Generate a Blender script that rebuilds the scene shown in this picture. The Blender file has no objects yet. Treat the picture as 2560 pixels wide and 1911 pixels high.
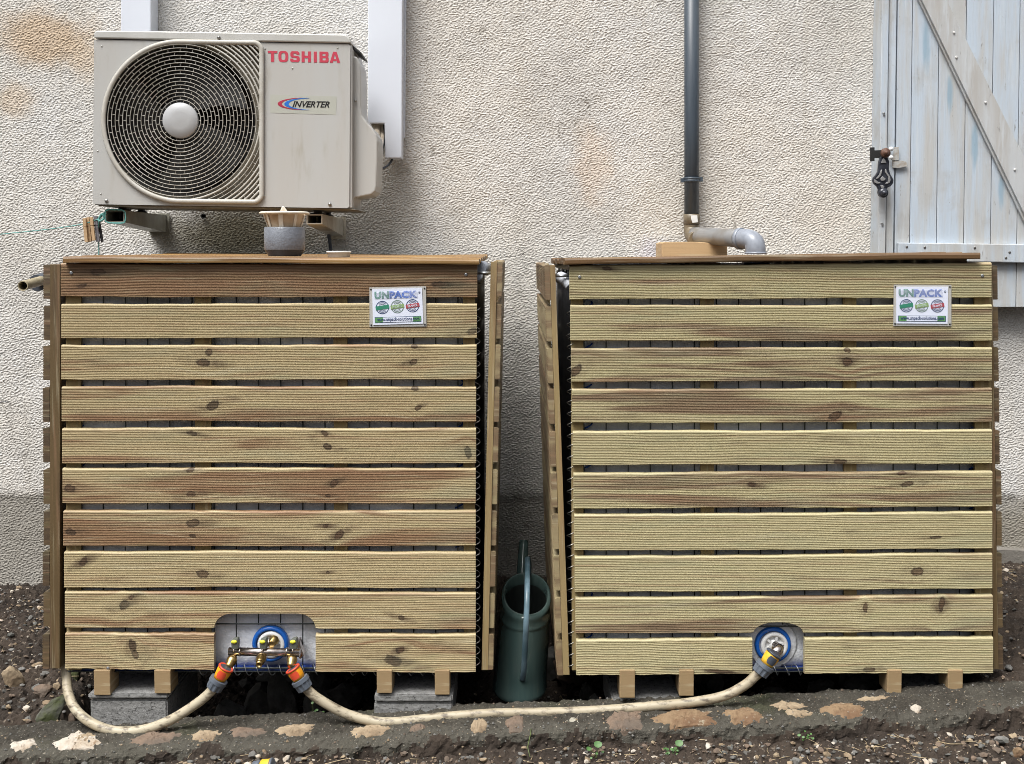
import bpy, bmesh, math, random
import numpy as np
from mathutils import Vector, Matrix
C = bpy.context.scene.collection
SC = bpy.context.scene
R = math.radians
random.seed(7)
rng = np.random.default_rng(11)

# ------------------------------------------------------------------ camera, sky, sun, exposure
F = 3000.0; ZC = 1.25; PITCH = R(3.0); CY = 795.0
cam = bpy.data.objects.new('camera', bpy.data.cameras.new('camera')); C.objects.link(cam)
cam.location = (0, 0, ZC); cam.rotation_euler = (R(90) - PITCH, 0, 0)
cam.data.sensor_width = 36.0; cam.data.lens = 36.0 * F / 2560.0
cam.data.shift_x = 0.0; cam.data.shift_y = -(955.5 - CY) / 2560.0
cam.data.clip_start = 0.05; cam.data.clip_end = 500
SC.camera = cam
SUN_EL, SUN_AZ = R(60), R(-34)      # azimuth seen from the wall: a little to the left of the camera
w = bpy.data.worlds.new('World'); SC.world = w; w.use_nodes = True
nt = w.node_tree; bg = nt.nodes['Background']
sky = nt.nodes.new('ShaderNodeTexSky'); sky.sky_type = 'NISHITA'; sky.sun_disc = False
sky.sun_elevation = SUN_EL; sky.sun_rotation = R(180) - SUN_AZ
sky.dust_density = 4.0; sky.air_density = 1.0
hs = nt.nodes.new('ShaderNodeHueSaturation'); hs.inputs['Saturation'].default_value = 0.22
nt.links.new(sky.outputs[0], hs.inputs['Color'])
# overcast sky: brighter towards the zenith than at the horizon, dark below it
tcw = nt.nodes.new('ShaderNodeTexCoord'); spw = nt.nodes.new('ShaderNodeSeparateXYZ'); nt.links.new(tcw.outputs['Generated'], spw.inputs[0])
rw = nt.nodes.new('ShaderNodeMapRange'); nt.links.new(spw.outputs[2], rw.inputs[0])
rw.inputs[1].default_value = 0.08; rw.inputs[2].default_value = 1.0; rw.inputs[3].default_value = 0.04; rw.inputs[4].default_value = 2.6
mw = nt.nodes.new('ShaderNodeVectorMath'); mw.operation = 'SCALE'; nt.links.new(hs.outputs[0], mw.inputs[0]); nt.links.new(rw.outputs[0], mw.inputs['Scale'])
nt.links.new(mw.outputs[0], bg.inputs[0])
bg.inputs[1].default_value = 0.05
sl = bpy.data.lights.new('sun', 'SUN'); sl.energy = 1.5; sl.angle = R(32); sl.color = (1.0, 0.975, 0.94)
so = bpy.data.objects.new('sun', sl); C.objects.link(so)
d = Vector((math.sin(SUN_AZ) * math.cos(SUN_EL), -math.cos(SUN_AZ) * math.cos(SUN_EL), math.sin(SUN_EL)))
so.rotation_euler = d.to_track_quat('Z', 'Y').to_euler(); so.location = (0, -3, 6)
SC.view_settings.view_transform = 'Standard'; SC.view_settings.look = 'None'
SC.view_settings.gamma = 1.0; SC.view_settings.exposure = 1.26
SC.cycles.filter_width = 0.9

# ------------------------------------------------------------------ helpers
def P(px, py, Y):
    """photo pixel -> the point of the place at depth Y"""
    a = (px - 1280.0) / F; b = (CY - py) / F
    r = Vector((a, math.cos(PITCH) + b * math.sin(PITCH), -math.sin(PITCH) + b * math.cos(PITCH)))
    return Vector((0, 0, ZC)) + r * (Y / r.y)
def S(px, Y): return px / F * Y       # a length in photo pixels at depth Y, in metres
WLOC = {}
def wloc(o):
    return WLOC.get(o.name, Vector((0, 0, 0)))
def put(o, pos, parent=None):
    C.objects.link(o)
    if parent is not None:
        o.parent = parent; o.location = Vector(pos) - wloc(parent)
    else:
        o.location = pos
    WLOC[o.name] = Vector(pos)
    return o
def tag(o, label=None, cat=None, group=None, kind=None):
    if label: o['label'] = label
    if cat: o['category'] = cat
    if group: o['group'] = group
    if kind: o['kind'] = kind
    return o
def thing(name, pos, label, cat, group=None):
    o = bpy.data.objects.new(name, None); o.empty_display_size = .05
    put(o, pos); return tag(o, label, cat, group)
def mesh_obj(name, verts, faces, mats, parent=None, smooth=False, midx=None, bevel=0, origin=None):
    v = np.asarray([tuple(q) for q in verts], dtype=np.float64) if not isinstance(verts, np.ndarray) else verts
    c = (v.min(0) + v.max(0)) / 2 if origin is None else np.array(origin)
    me = bpy.data.meshes.new(name)
    me.from_pydata((v - c).tolist(), [], faces.tolist() if isinstance(faces, np.ndarray) else faces)
    for m in (mats if isinstance(mats, (list, tuple)) else [mats]): me.materials.append(m)
    if midx is not None: me.polygons.foreach_set('material_index', midx)
    if smooth: me.polygons.foreach_set('use_smooth', [True] * len(me.polygons))
    me.update()
    o = bpy.data.objects.new(name, me)
    put(o, Vector(c), parent)
    if bevel:
        b = o.modifiers.new('bevel', 'BEVEL'); b.width = bevel; b.segments = 2; b.limit_method = 'ANGLE'; b.angle_limit = R(40)
    return o
class G:
    """collects shapes into one mesh"""
    def __init__(s): s.v = []; s.f = []; s.m = []; s.sm = []
    def add(s, vs, fs, mi=0, sm=False):
        n = len(s.v); s.v += [Vector(q) for q in vs]; s.f += [tuple(i + n for i in f) for f in fs]
        s.m += [mi] * len(fs); s.sm += [sm] * len(fs); return s
    def box(s, a, b, mi=0, rot=None, piv=None):
        x0, y0, z0 = a; x1, y1, z1 = b
        vs = [Vector(q) for q in ((x0,y0,z0),(x1,y0,z0),(x1,y1,z0),(x0,y1,z0),(x0,y0,z1),(x1,y0,z1),(x1,y1,z1),(x0,y1,z1))]
        if rot is not None:
            piv = Vector(piv) if piv is not None else (Vector(a) + Vector(b)) / 2
            vs = [piv + rot @ (q - piv) for q in vs]
        return s.add(vs, [(0,3,2,1),(4,5,6,7),(0,1,5,4),(1,2,6,5),(2,3,7,6),(3,0,4,7)], mi)
    def prism(s, pts, y0, y1, mi=0):
        """pts: list of world points (front outline, x,z used); extruded from y0 to y1"""
        n = len(pts)
        ar = sum(pts[i][0] * pts[(i+1) % n][1] - pts[(i+1) % n][0] * pts[i][1] for i in range(n))
        if ar < 0: pts = pts[::-1]
        vs = [(p[0], y0, p[1]) for p in pts] + [(p[0], y1, p[1]) for p in pts]
        fs = [tuple(range(n)), tuple(range(2*n-1, n-1, -1))] + [((i+1) % n, i, n+i, n+(i+1) % n) for i in range(n)]
        return s.add(vs, fs, mi)
    def ppx(s, pxs, Y0, Y1, mi=0):
        pts = [P(a, b, Y0) for a, b in pxs]
        return s.prism([(p.x, p.z) for p in pts], Y0, Y1, mi)
    def tube(s, pts, r, n=10, mi=0, caps=True, closed=False, sq=1.0):
        pts = [Vector(p) for p in pts]; rs = r if isinstance(r, (list, tuple)) else [r] * len(pts)
        k = len(pts); vs = []; up = None
        for i, p in enumerate(pts):
            if closed: t = pts[(i+1) % k] - pts[i-1]
            else: t = pts[min(i+1, k-1)] - pts[max(i-1, 0)]
            t.normalize()
            if up is None:
                up = Vector((0,0,1)) if abs(t.z) < .9 else Vector((0,1,0))
            a = t.cross(up)
            if a.length < 1e-6: a = t.cross(Vector((1,0,0)))
            a.normalize(); b = a.cross(t).normalized(); up = b
            for j in range(n):
                th = 2*math.pi*j/n
                vs.append(p + (a*math.cos(th) + b*math.sin(th)*sq) * rs[i])
        fs = []
        for i in range(k if closed else k-1):
            i2 = (i+1) % k
            for j in range(n):
                j2 = (j+1) % n
                fs.append((i*n+j, i*n+j2, i2*n+j2, i2*n+j))
        s.add(vs, fs, mi, True)
        if caps and not closed:
            m = len(s.v) - n*k
            s.f.append(tuple(m+j for j in range(n-1, -1, -1))); s.m.append(mi); s.sm.append(False)
            s.f.append(tuple(m+(k-1)*n+j for j in range(n))); s.m.append(mi); s.sm.append(False)
        return s
    def lathe(s, prof, base, axis=(0,0,1), n=24, mi=0, sx=1.0, sy=1.0, cap0=True, cap1=True):
        """prof: [(r,h)] along axis from base"""
        q = Vector((0,0,1)).rotation_difference(Vector(axis)); base = Vector(base); vs = []
        for r, h in prof:
            for j in range(n):
                th = 2*math.pi*j/n
                vs.append(base + q @ Vector((r*math.cos(th)*sx, r*math.sin(th)*sy, h)))
        fs = []; k = len(prof)
        for i in range(k-1):
            for j in range(n):
                fs.append((i*n+j, i*n+(j+1) % n, (i+1)*n+(j+1) % n, (i+1)*n+j))
        s.add(vs, fs, mi, True); m = len(s.v) - n*k
        if cap0: s.f.append(tuple(m+j for j in range(n-1, -1, -1))); s.m.append(mi); s.sm.append(False)
        if cap1: s.f.append(tuple(m+(k-1)*n+j for j in range(n))); s.m.append(mi); s.sm.append(False)
        return s
    def obj(s, name, mats, parent=None, bevel=0, label=None):
        o = mesh_obj(name, s.v, s.f, mats, parent, midx=s.m, bevel=bevel)
        o.data.polygons.foreach_set('use_smooth', s.sm)
        if label: o['label'] = label
        return o
def spline(pts, n=8):
    """Catmull-Rom through pts"""
    pts = [Vector(p) for p in pts]; q = [pts[0]*2-pts[1]] + pts + [pts[-1]*2-pts[-2]]; out = []
    for i in range(1, len(q)-2):
        for k in range(n):
            t = k/n; a, b, c, e = q[i-1], q[i], q[i+1], q[i+2]
            out.append(.5*((2*b) + (c-a)*t + (2*a-5*b+4*c-e)*t*t + (3*b-a-3*c+e)*t**3))
    return out + [pts[-1]]
def helix(p0, p1, r, pitch, n=12, ph=0):
    p0, p1 = Vector(p0), Vector(p1); t = (p1-p0); L = t.length; t.normalize()
    a = t.cross(Vector((0,1,0))).normalized(); b = t.cross(a); k = int(L/pitch*n)
    return [p0 + t*(L*i/k) + (a*math.cos(2*math.pi*i/n+ph) + b*math.sin(2*math.pi*i/n+ph))*r for i in range(k+1)]

# ------------------------------------------------------------------ materials
def newmat(name):
    m = bpy.data.materials.new(name); m.use_nodes = True
    return m, m.node_tree, m.node_tree.nodes['Principled BSDF']
def N(nt, t, **kw):
    n = nt.nodes.new('ShaderNode' + t)
    for k, v in kw.items(): setattr(n, k, v)
    return n
def L(nt, a, b): nt.links.new(a, b)
def math_n(nt, op, a, b=None, c=None, clamp=False):
    n = N(nt, 'Math', operation=op); n.use_clamp = clamp
    for i, q in enumerate((a, b, c)):
        if q is None: continue
        if isinstance(q, (int, float)): n.inputs[i].default_value = q
        else: L(nt, q, n.inputs[i])
    return n.outputs[0]
def mix(nt, f, a, b, mode='MIX'):
    n = N(nt, 'Mix', data_type='RGBA', blend_type=mode)
    for i, q in ((0, f), (6, a), (7, b)):
        if isinstance(q, (int, float)): n.inputs[i].default_value = q
        elif isinstance(q, tuple): n.inputs[i].default_value = (*q[:3], 1)
        else: L(nt, q, n.inputs[i])
    return n.outputs[2]
def sstep(nt, x, a, b):
    n = N(nt, 'MapRange', interpolation_type='SMOOTHSTEP'); n.clamp = True
    L(nt, x, n.inputs[0]); n.inputs[1].default_value = a; n.inputs[2].default_value = b
    n.inputs[3].default_value = 0; n.inputs[4].default_value = 1
    return n.outputs[0]
def noise(nt, vec, scale, detail=4, rough=.6, sc=None, dist=0):
    if sc is not None:
        mp = N(nt, 'Mapping'); L(nt, vec, mp.inputs[0]); mp.inputs['Scale'].default_value = sc; vec = mp.outputs[0]
    n = N(nt, 'TexNoise'); L(nt, vec, n.inputs['Vector']); n.inputs['Scale'].default_value = scale
    n.inputs['Detail'].default_value = detail; n.inputs['Roughness'].default_value = rough; n.inputs['Distortion'].default_value = dist
    return n.outputs[0]
def pm(name, base, rough=.5, metal=0, c2=None, sc=8, lo=.35, hi=.65, bump=0, bsc=80, stretch=None, spec=None, c3=None, sc3=60, lo3=.6, hi3=.7):
    m, nt, b = newmat(name); tc = N(nt, 'TexCoord').outputs['Object']
    b.inputs['Roughness'].default_value = rough; b.inputs['Metallic'].default_value = metal
    if spec is not None: b.inputs['Specular IOR Level'].default_value = spec
    col = None
    if c2 is None: c2 = tuple(q*.82 for q in base)
    col = mix(nt, sstep(nt, noise(nt, tc, sc, 5, .6, stretch), lo, hi), base, c2)
    if c3 is not None: col = mix(nt, sstep(nt, noise(nt, tc, sc3, 4, .65, stretch), lo3, hi3), col, c3)
    L(nt, col, b.inputs['Base Color'])
    if bump:
        bn = N(nt, 'Bump'); bn.inputs['Strength'].default_value = 1; bn.inputs['Distance'].default_value = bump
        L(nt, noise(nt, tc, bsc, 5, .6, stretch), bn.inputs['Height']); L(nt, bn.outputs[0], b.inputs['Normal'])
    return m
def wood(name, tone=.2, knots=(), axis='X', pale=(.45,.385,.235), brown=(.235,.155,.10), seed=0., dark=0., rough=.6, green=.12):
    """pressure-treated pine; knots = [(u, v, ru, rv)] metres from the object's centre"""
    m, nt, b = newmat(name); tc = N(nt, 'TexCoord').outputs['Object']
    sp = N(nt, 'SeparateXYZ'); L(nt, tc, sp.inputs[0])
    u = sp.outputs[{'X': 0, 'Y': 1, 'Z': 2}[axis]]; v = sp.outputs[0 if axis == 'Z' else 2]; t3 = sp.outputs[1 if axis != 'Y' else 0]
    cb = N(nt, 'CombineXYZ'); L(nt, u, cb.inputs[0]); L(nt, v, cb.inputs[1]); L(nt, t3, cb.inputs[2])
    base_vec = cb.outputs[0]
    wob = noise(nt, base_vec, 75, 4, .7)
    vv = v; core = None; halo = None; ring = None
    for ki, (ku, kv, ru, rv) in enumerate(knots):
        krnd = random.Random(int(seed*97)+ki*13+int(ku*1e4)); skw = krnd.uniform(-.5, .5); sp_r = krnd.uniform(.24, .42); ru *= krnd.uniform(.75, 1.1); rv *= krnd.uniform(.85, 1.1)
        a = math_n(nt, 'DIVIDE', math_n(nt, 'SUBTRACT', u, ku), ru)
        dv = math_n(nt, 'SUBTRACT', v, kv)
        c = math_n(nt, 'ADD', math_n(nt, 'DIVIDE', dv, rv), math_n(nt, 'MULTIPLY', a, skw))
        d2 = math_n(nt, 'ADD', math_n(nt, 'MULTIPLY', a, a), math_n(nt, 'MULTIPLY', c, c))
        dd = math_n(nt, 'ADD', math_n(nt, 'SQRT', d2), math_n(nt, 'MULTIPLY', math_n(nt, 'SUBTRACT', wob, .5), 1.5))
        k = math_n(nt, 'SUBTRACT', 1.0, sstep(nt, dd, .88, 1.05))
        # long soft halo along the grain
        a2 = math_n(nt, 'MULTIPLY', a, sp_r)
        e2 = math_n(nt, 'SQRT', math_n(nt, 'ADD', math_n(nt, 'MULTIPLY', a2, a2), math_n(nt, 'MULTIPLY', c, c)))
        h = math_n(nt, 'SUBTRACT', 1.0, sstep(nt, math_n(nt, 'ADD', e2, math_n(nt, 'MULTIPLY', math_n(nt, 'SUBTRACT', wob, .5), 1.1)), .3, 2.0))
        rg = math_n(nt, 'SUBTRACT', 1.0, sstep(nt, math_n(nt, 'ABSOLUTE', math_n(nt, 'SUBTRACT', dd, .92)), .05, .28))
        vv = math_n(nt, 'SUBTRACT', vv, math_n(nt, 'DIVIDE', dv, math_n(nt, 'ADD', 1.0, math_n(nt, 'MULTIPLY', d2, .18))))
        core = k if core is None else math_n(nt, 'MAXIMUM', core, k)
        halo = h if halo is None else math_n(nt, 'MAXIMUM', halo, h)
        ring = rg if ring is None else math_n(nt, 'MAXIMUM', ring, rg)
    gb = N(nt, 'CombineXYZ'); L(nt, math_n(nt, 'ADD', u, seed), gb.inputs[0]); L(nt, math_n(nt, 'ADD', vv, seed*.37), gb.inputs[1]); L(nt, t3, gb.inputs[2])
    gv = gb.outputs[0]
    fine = noise(nt, gv, 1, 5, .65, (4, 260, 30)); broad = noise(nt, gv, 1, 3, .55, (1.6, 26, 8), .6); mid = noise(nt, gv, 1, 4, .6, (9, 60, 20))
    col = mix(nt, sstep(nt, broad, .62-tone*.42, .80-tone*.42), pale, brown)
    col = mix(nt, math_n(nt, 'MULTIPLY', sstep(nt, mid, .5, .75), green), col, (.24,.29,.13))
    col = mix(nt, math_n(nt, 'MULTIPLY', sstep(nt, fine, .50, .74), .38), col, (.22,.14,.065))
    red = noise(nt, gv, 1, 4, .6, (2.6, 75, 8))
    col = mix(nt, math_n(nt, 'MULTIPLY', sstep(nt, red, .52, .70), .35+.3*tone), col, (.33,.19,.11))
    pl = noise(nt, gv, 1, 4, .6, (3.5, 90, 8))
    col = mix(nt, math_n(nt, 'MULTIPLY', sstep(nt, pl, .55, .70), .45), col, (.56,.50,.34))
    blot = noise(nt, gv, 1, 3, .6, (5, 18, 8))
    col = mix(nt, math_n(nt, 'MULTIPLY', sstep(nt, blot, .58, .78), .5), col, (.13,.09,.055))
    if core is not None:
        col = mix(nt, math_n(nt, 'MULTIPLY', halo, math_n(nt, 'ADD', .22, math_n(nt, 'MULTIPLY', sstep(nt, mid, .42, .6), .6))), col, (.11,.068,.04))
        col = mix(nt, math_n(nt, 'MULTIPLY', core, .78), col, mix(nt, sstep(nt, fine, .4, .6), (.11,.062,.035), (.05,.03,.018)))
        col = mix(nt, math_n(nt, 'MULTIPLY', ring, .5), col, (.032,.020,.013))
    gr = noise(nt, base_vec, 1, 4, .6, (3, 14, 6))
    col = mix(nt, math_n(nt, 'MULTIPLY', sstep(nt, gr, .52, .72), green*1.6), col, (.27,.30,.20))
    if dark: col = mix(nt, dark, col, (.045,.03,.018))
    L(nt, col, b.inputs['Base Color']); b.inputs['Roughness'].default_value = rough
    bn = N(nt, 'Bump'); bn.inputs['Strength'].default_value = .5; bn.inputs['Distance'].default_value = .0007
    L(nt, fine, bn.inputs['Height']); L(nt, bn.outputs[0], b.inputs['Normal'])
    return m
M = {}
M['ac'] = pm('ac_paint', (.455,.462,.452), .36, c2=(.45,.443,.42), sc=3, c3=(.36,.34,.29), sc3=9, lo3=.55, hi3=.85, stretch=(2.5,2.5,.45))
M['ac_top'] = pm('ac_cover', (.52,.52,.50), .42, c2=(.45,.45,.42), sc=6)
M['ac_grille'] = pm('ac_grille', (.50,.49,.45), .45, c2=(.43,.41,.36), sc=9)
M['ac_hub'] = pm('ac_hub', (.42,.43,.44), .35, c2=(.38,.385,.385), sc=9)
M['ac_dirty'] = pm('ac_dirty', (.22,.21,.17), .6, c2=(.14,.115,.075), sc=16)
M['black'] = pm('black_plastic', (.018,.018,.018), .55)
M['fan'] = pm('fan_blade', (.035,.034,.032), .5)
M['steel'] = pm('galvanised_steel', (.52,.54,.56), .35, .85, c2=(.36,.38,.40), sc=30)
M['wire'] = pm('wire', (.30,.32,.34), .38, .8)
M['wire_dark'] = pm('dark_wire', (.07,.08,.08), .45, .6)
M['screw'] = pm('screw', (.35,.34,.32), .35, .9)
M['red'] = pm('logo_red', (.50,.055,.085), .4, c2=(.52,.05,.09))
M['dred'] = pm('crescent_red', (.42,.035,.07), .4)
M['blue_l'] = pm('crescent_blue', (.02,.17,.62), .4)
M['ink'] = pm('ink_black', (.012,.012,.014), .4)
M['label'] = pm('label_film', (.44,.45,.40), .35, c2=(.42,.43,.38))
M['duct'] = pm('white_pvc', (.69,.73,.80), .3, c2=(.665,.70,.77), sc=2)
M['lag'] = pm('pipe_lagging', (.66,.62,.54), .7, c2=(.40,.34,.26), sc=20, bump=.002)
M['bracket'] = pm('bracket_paint', (.30,.30,.26), .45, c2=(.20,.19,.15), sc=14)
M['bracket_light'] = pm('bracket_light', (.55,.53,.46), .45, c2=(.42,.38,.30), sc=18)
M['rubber'] = pm('rubber', (.07,.08,.10), .6)
M['cord'] = pm('green_cord', (.10,.27,.25), .6, c2=(.14,.42,.38), sc=200)
M['peg'] = pm('peg_wood', (.50,.34,.19), .7, c2=(.40,.26,.14), sc=60, stretch=(3,3,.4))
M['peg_grey'] = pm('peg_grey', (.20,.19,.21), .7, c2=(.13,.12,.13), sc=60)
M['peg_dark'] = pm('peg_dark', (.06,.055,.06), .7)
M['cup'] = pm('grey_pvc', (.20,.22,.255), .35, c2=(.17,.185,.215), sc=20, bump=.0015, bsc=130)
M['cup_dark'] = pm('wet_pvc', (.055,.065,.085), .22)
M['funnel'] = pm('cream_plastic', (.80,.76,.67), .4, c2=(.74,.67,.55), sc=30)
M['gauze'] = pm('brown_gauze', (.45,.32,.19), .6, c2=(.62,.50,.36), sc=18)
M['hinge'] = pm('hinge_paint', (.46,.47,.46), .5, c2=(.34,.30,.25), sc=90)
M['white'] = pm('white_plastic', (.80,.80,.78), .4)
M['pipe'] = pm('drain_pipe', (.045,.061,.080), .42, c2=(.062,.08,.10), sc=14, stretch=(6,6,.4))
M['pipe2'] = pm('pipe_grey', (.24,.245,.25), .35, c2=(.17,.15,.12), sc=9, lo=.45, hi=.75)
M['pipe3'] = pm('pipe_light_grey', (.28,.31,.36), .32, c2=(.22,.24,.28), sc=30)
M['pipe4'] = pm('pipe_brown', (.20,.165,.115), .4, c2=(.13,.105,.07), sc=20)
M['offcut'] = wood('offcut_wood', .1, (), 'X', (.50,.34,.18), (.36,.22,.11), 3.1, green=0)
M['blue_p'] = pm('blue_plastic', (.008,.10,.42), .3, c2=(.006,.08,.34))
M['cap_w'] = pm('cap_white', (.66,.67,.67), .4, c2=(.56,.56,.55), sc=20)
M['brass'] = pm('brass', (.52,.38,.16), .28, 1, c2=(.36,.25,.10), sc=60)
M['chrome'] = pm('nickel', (.66,.60,.58), .22, 1, c2=(.42,.36,.32), sc=90)
M['handle'] = pm('tap_handle', (.11,.12,.10), .5)
M['yellow'] = pm('yellow_mark', (.72,.70,.04), .5)
M['orange'] = pm('hose_orange', (.85,.36,.01), .38, c2=(.75,.30,.01), sc=30)
M['hred'] = pm('hose_red', (.62,.07,.03), .4)
M['yel2'] = pm('hose_yellow', (.80,.47,.04), .38, c2=(.70,.38,.03), sc=40)
M['nut'] = pm('nut_grey', (.11,.13,.16), .45)
M['nut_d'] = pm('nut_dark', (.05,.06,.08), .45)
M['hose'] = pm('garden_hose', (.44,.39,.285), .5, c2=(.35,.30,.21), sc=8, c3=(.13,.105,.075), sc3=75, lo3=.48, hi3=.68, stretch=(.5,1,1))
M['hose2'] = pm('pipe_beige', (.46,.40,.27), .45, c2=(.34,.29,.18), sc=20)
M['can'] = pm('can_green', (.048,.082,.078), .14, c2=(.07,.108,.098), sc=7, stretch=(3,3,.5), c3=(.10,.12,.09), sc3=20, lo3=.62, hi3=.8)
M['can_h'] = pm('can_handle', (.06,.11,.135), .35, c2=(.16,.24,.29), sc=12, stretch=(1,1,.7))
M['block'] = pm('concrete_block', (.25,.25,.245), .9, c2=(.18,.18,.175), sc=70, bump=.0035, bsc=120, c3=(.07,.07,.068), sc3=130, lo3=.56, hi3=.66)
M['bear'] = wood('bearer_wood', .1, (), 'Y', (.30,.21,.11), (.21,.14,.075), 5.3, green=.05)
M['bladder'] = pm('bladder', (.76,.79,.83), .38, c2=(.62,.65,.70), sc=5, lo=.3, hi=.7, bump=.02, bsc=7)
M['liner'] = pm('black_liner', (.022,.023,.026), .4, c2=(.04,.042,.046), sc=30)
M['blue_c'] = pm('blue_cord', (.01,.07,.36), .6)
M['navy'] = pm('blue_sheet', (.012,.03,.16), .3, c2=(.03,.07,.28), sc=40, bump=.006, bsc=40)
M['leaf'] = pm('leaf', (.045,.12,.025), .5, c2=(.075,.17,.04), sc=90)
M['stem'] = pm('stem', (.12,.16,.05), .6)
M['straw'] = pm('straw', (.42,.33,.20), .8)
M['petal'] = pm('petal', (.72,.68,.56), .6)
def stone(name, a, b, c=None, **k):
    return pm(name, a, .85, c2=b, sc=18, bump=.004, bsc=60, c3=c, sc3=30, **k)
M['st_white'] = stone('stone_white', (.48,.44,.38), (.36,.30,.23), (.22,.15,.09))
M['st_tan'] = stone('stone_tan', (.32,.25,.165), (.20,.145,.09), (.11,.085,.06))
M['st_orange'] = stone('stone_orange', (.22,.15,.085), (.14,.08,.042), (.30,.255,.18))
M['st_brown'] = stone('stone_brown', (.17,.12,.085), (.11,.085,.065))
M['st_grey'] = stone('stone_grey', (.17,.165,.155), (.10,.10,.09))
M['st_dark'] = stone('stone_dark', (.13,.125,.115), (.075,.07,.062))
M['st_moss'] = stone('stone_moss', (.10,.10,.085), (.075,.09,.03))
# ------------------------------------------------------------------ house wall
YW = 4.25
def wall_mat():
    m, nt, b = newmat('roughcast'); tc = N(nt, 'TexCoord').outputs['Object']
    sp = N(nt, 'SeparateXYZ'); L(nt, tc, sp.inputs[0]); x, z = sp.outputs[0], sp.outputs[2]
    n1 = noise(nt, tc, 1.3, 5, .65); n2 = noise(nt, tc, 5, 5, .7); n3 = noise(nt, tc, 160, 3, .6)
    col = mix(nt, sstep(nt, n1, .35, .65), (.62,.595,.55), (.615,.61,.595))
    col = mix(nt, math_n(nt, 'MULTIPLY', sstep(nt, n2, .5, .8), .35), col, (.52,.46,.37))
    col = mix(nt, math_n(nt, 'MULTIPLY', sstep(nt, n3, .45, .7), .45), col, (.42,.375,.31))
    wth = noise(nt, tc, 2.2, 6, .7, (1.0, 1.0, .55))
    col = mix(nt, math_n(nt, 'MULTIPLY', sstep(nt, wth, .50, .68), .5), col, (.46,.445,.415))
    drip = noise(nt, tc, 1, 4, .65, (14, 1, 1.0))
    col = mix(nt, math_n(nt, 'MULTIPLY', sstep(nt, drip, .56, .72), .28), col, (.44,.41,.35))
    ck = N(nt, 'TexVoronoi', feature='DISTANCE_TO_EDGE'); ck.inputs['Scale'].default_value = 1.6
    cv = N(nt, 'VectorMath', operation='ADD'); L(nt, tc, cv.inputs[0])
    cn = N(nt, 'TexNoise'); L(nt, tc, cn.inputs['Vector']); cn.inputs['Scale'].default_value = 7; cn.inputs['Detail'].default_value = 5
    cs = N(nt, 'VectorMath', operation='SCALE'); L(nt, cn.outputs['Color'], cs.inputs[0]); cs.inputs['Scale'].default_value = .22
    L(nt, cs.outputs[0], cv.inputs[1]); L(nt, cv.outputs[0], ck.inputs['Vector'])
    crack = math_n(nt, 'MULTIPLY', math_n(nt, 'SUBTRACT', 1.0, sstep(nt, ck.outputs[0], .0015, .0045)), sstep(nt, n2, .50, .58))
    col = mix(nt, math_n(nt, 'MULTIPLY', crack, .55), col, (.20,.18,.15))
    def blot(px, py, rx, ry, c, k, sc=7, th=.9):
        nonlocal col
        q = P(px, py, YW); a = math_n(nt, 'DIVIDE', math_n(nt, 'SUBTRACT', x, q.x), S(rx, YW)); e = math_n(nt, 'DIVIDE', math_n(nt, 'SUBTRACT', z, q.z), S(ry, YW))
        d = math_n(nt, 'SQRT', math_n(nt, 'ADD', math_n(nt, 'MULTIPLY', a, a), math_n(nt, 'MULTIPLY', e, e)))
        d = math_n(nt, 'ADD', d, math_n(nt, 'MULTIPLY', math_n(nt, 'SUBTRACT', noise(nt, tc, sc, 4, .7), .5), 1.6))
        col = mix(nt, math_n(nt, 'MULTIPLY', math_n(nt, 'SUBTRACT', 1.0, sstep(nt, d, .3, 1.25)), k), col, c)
    blot(110, 95, 150, 75, (.50,.37,.24), .75)
    blot(30, 250, 60, 50, (.50,.38,.25), .5)
    blot(215, 140, 50, 70, (.52,.40,.27), .5)
    blot(1480, 410, 60, 110, (.60,.44,.30), .35, 12)
    blot(1640, 640, 60, 50, (.50,.47,.56), .4, 12)
    blot(1760, 500, 180, 90, (.58,.54,.47), .35)
    blot(2090, 560, 140, 110, (.55,.50,.43), .4)
    blot(600, 590, 230, 75, (.22,.20,.14), .9, 5)  # drip staining, deepened to paint the outdoor unit's shade into the wall
    blot(950, 540, 120, 150, (.34,.325,.29), .7, 6)  # shadow of the outdoor unit, painted on the wall to its right
    blot(1325, 1050, 120, 420, (.33,.315,.285), .75, 6)  # shade of the gap between the tanks, put into the wall colour
    blot(1690, 450, 60, 260, (.50,.485,.45), .5, 6)
    blot(40, 1330, 330, 110, (.36,.34,.30), .45)
    blot(2540, 1330, 140, 90, (.38,.33,.24), .6)
    # rain-splash dirt: the lowest band of the wall is a greyer coat
    zb = P(100, 1243, YW).z
    e = math_n(nt, 'ADD', math_n(nt, 'SUBTRACT', z, zb), math_n(nt, 'MULTIPLY', math_n(nt, 'SUBTRACT', noise(nt, tc, 9, 6, .75), .5), .16))
    low = math_n(nt, 'SUBTRACT', 1.0, sstep(nt, e, -.012, .012))
    col = mix(nt, math_n(nt, 'MULTIPLY', low, .7), col, (.22,.205,.175))
    L(nt, col, b.inputs['Base Color']); b.inputs['Roughness'].default_value = .9
    b.inputs['Specular IOR Level'].default_value = .2
    bn = N(nt, 'Bump'); bn.inputs['Strength'].default_value = 1; bn.inputs['Distance'].default_value = .0015
    L(nt, n3, bn.inputs['Height']); L(nt, bn.outputs[0], b.inputs['Normal'])
    return m
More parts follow.
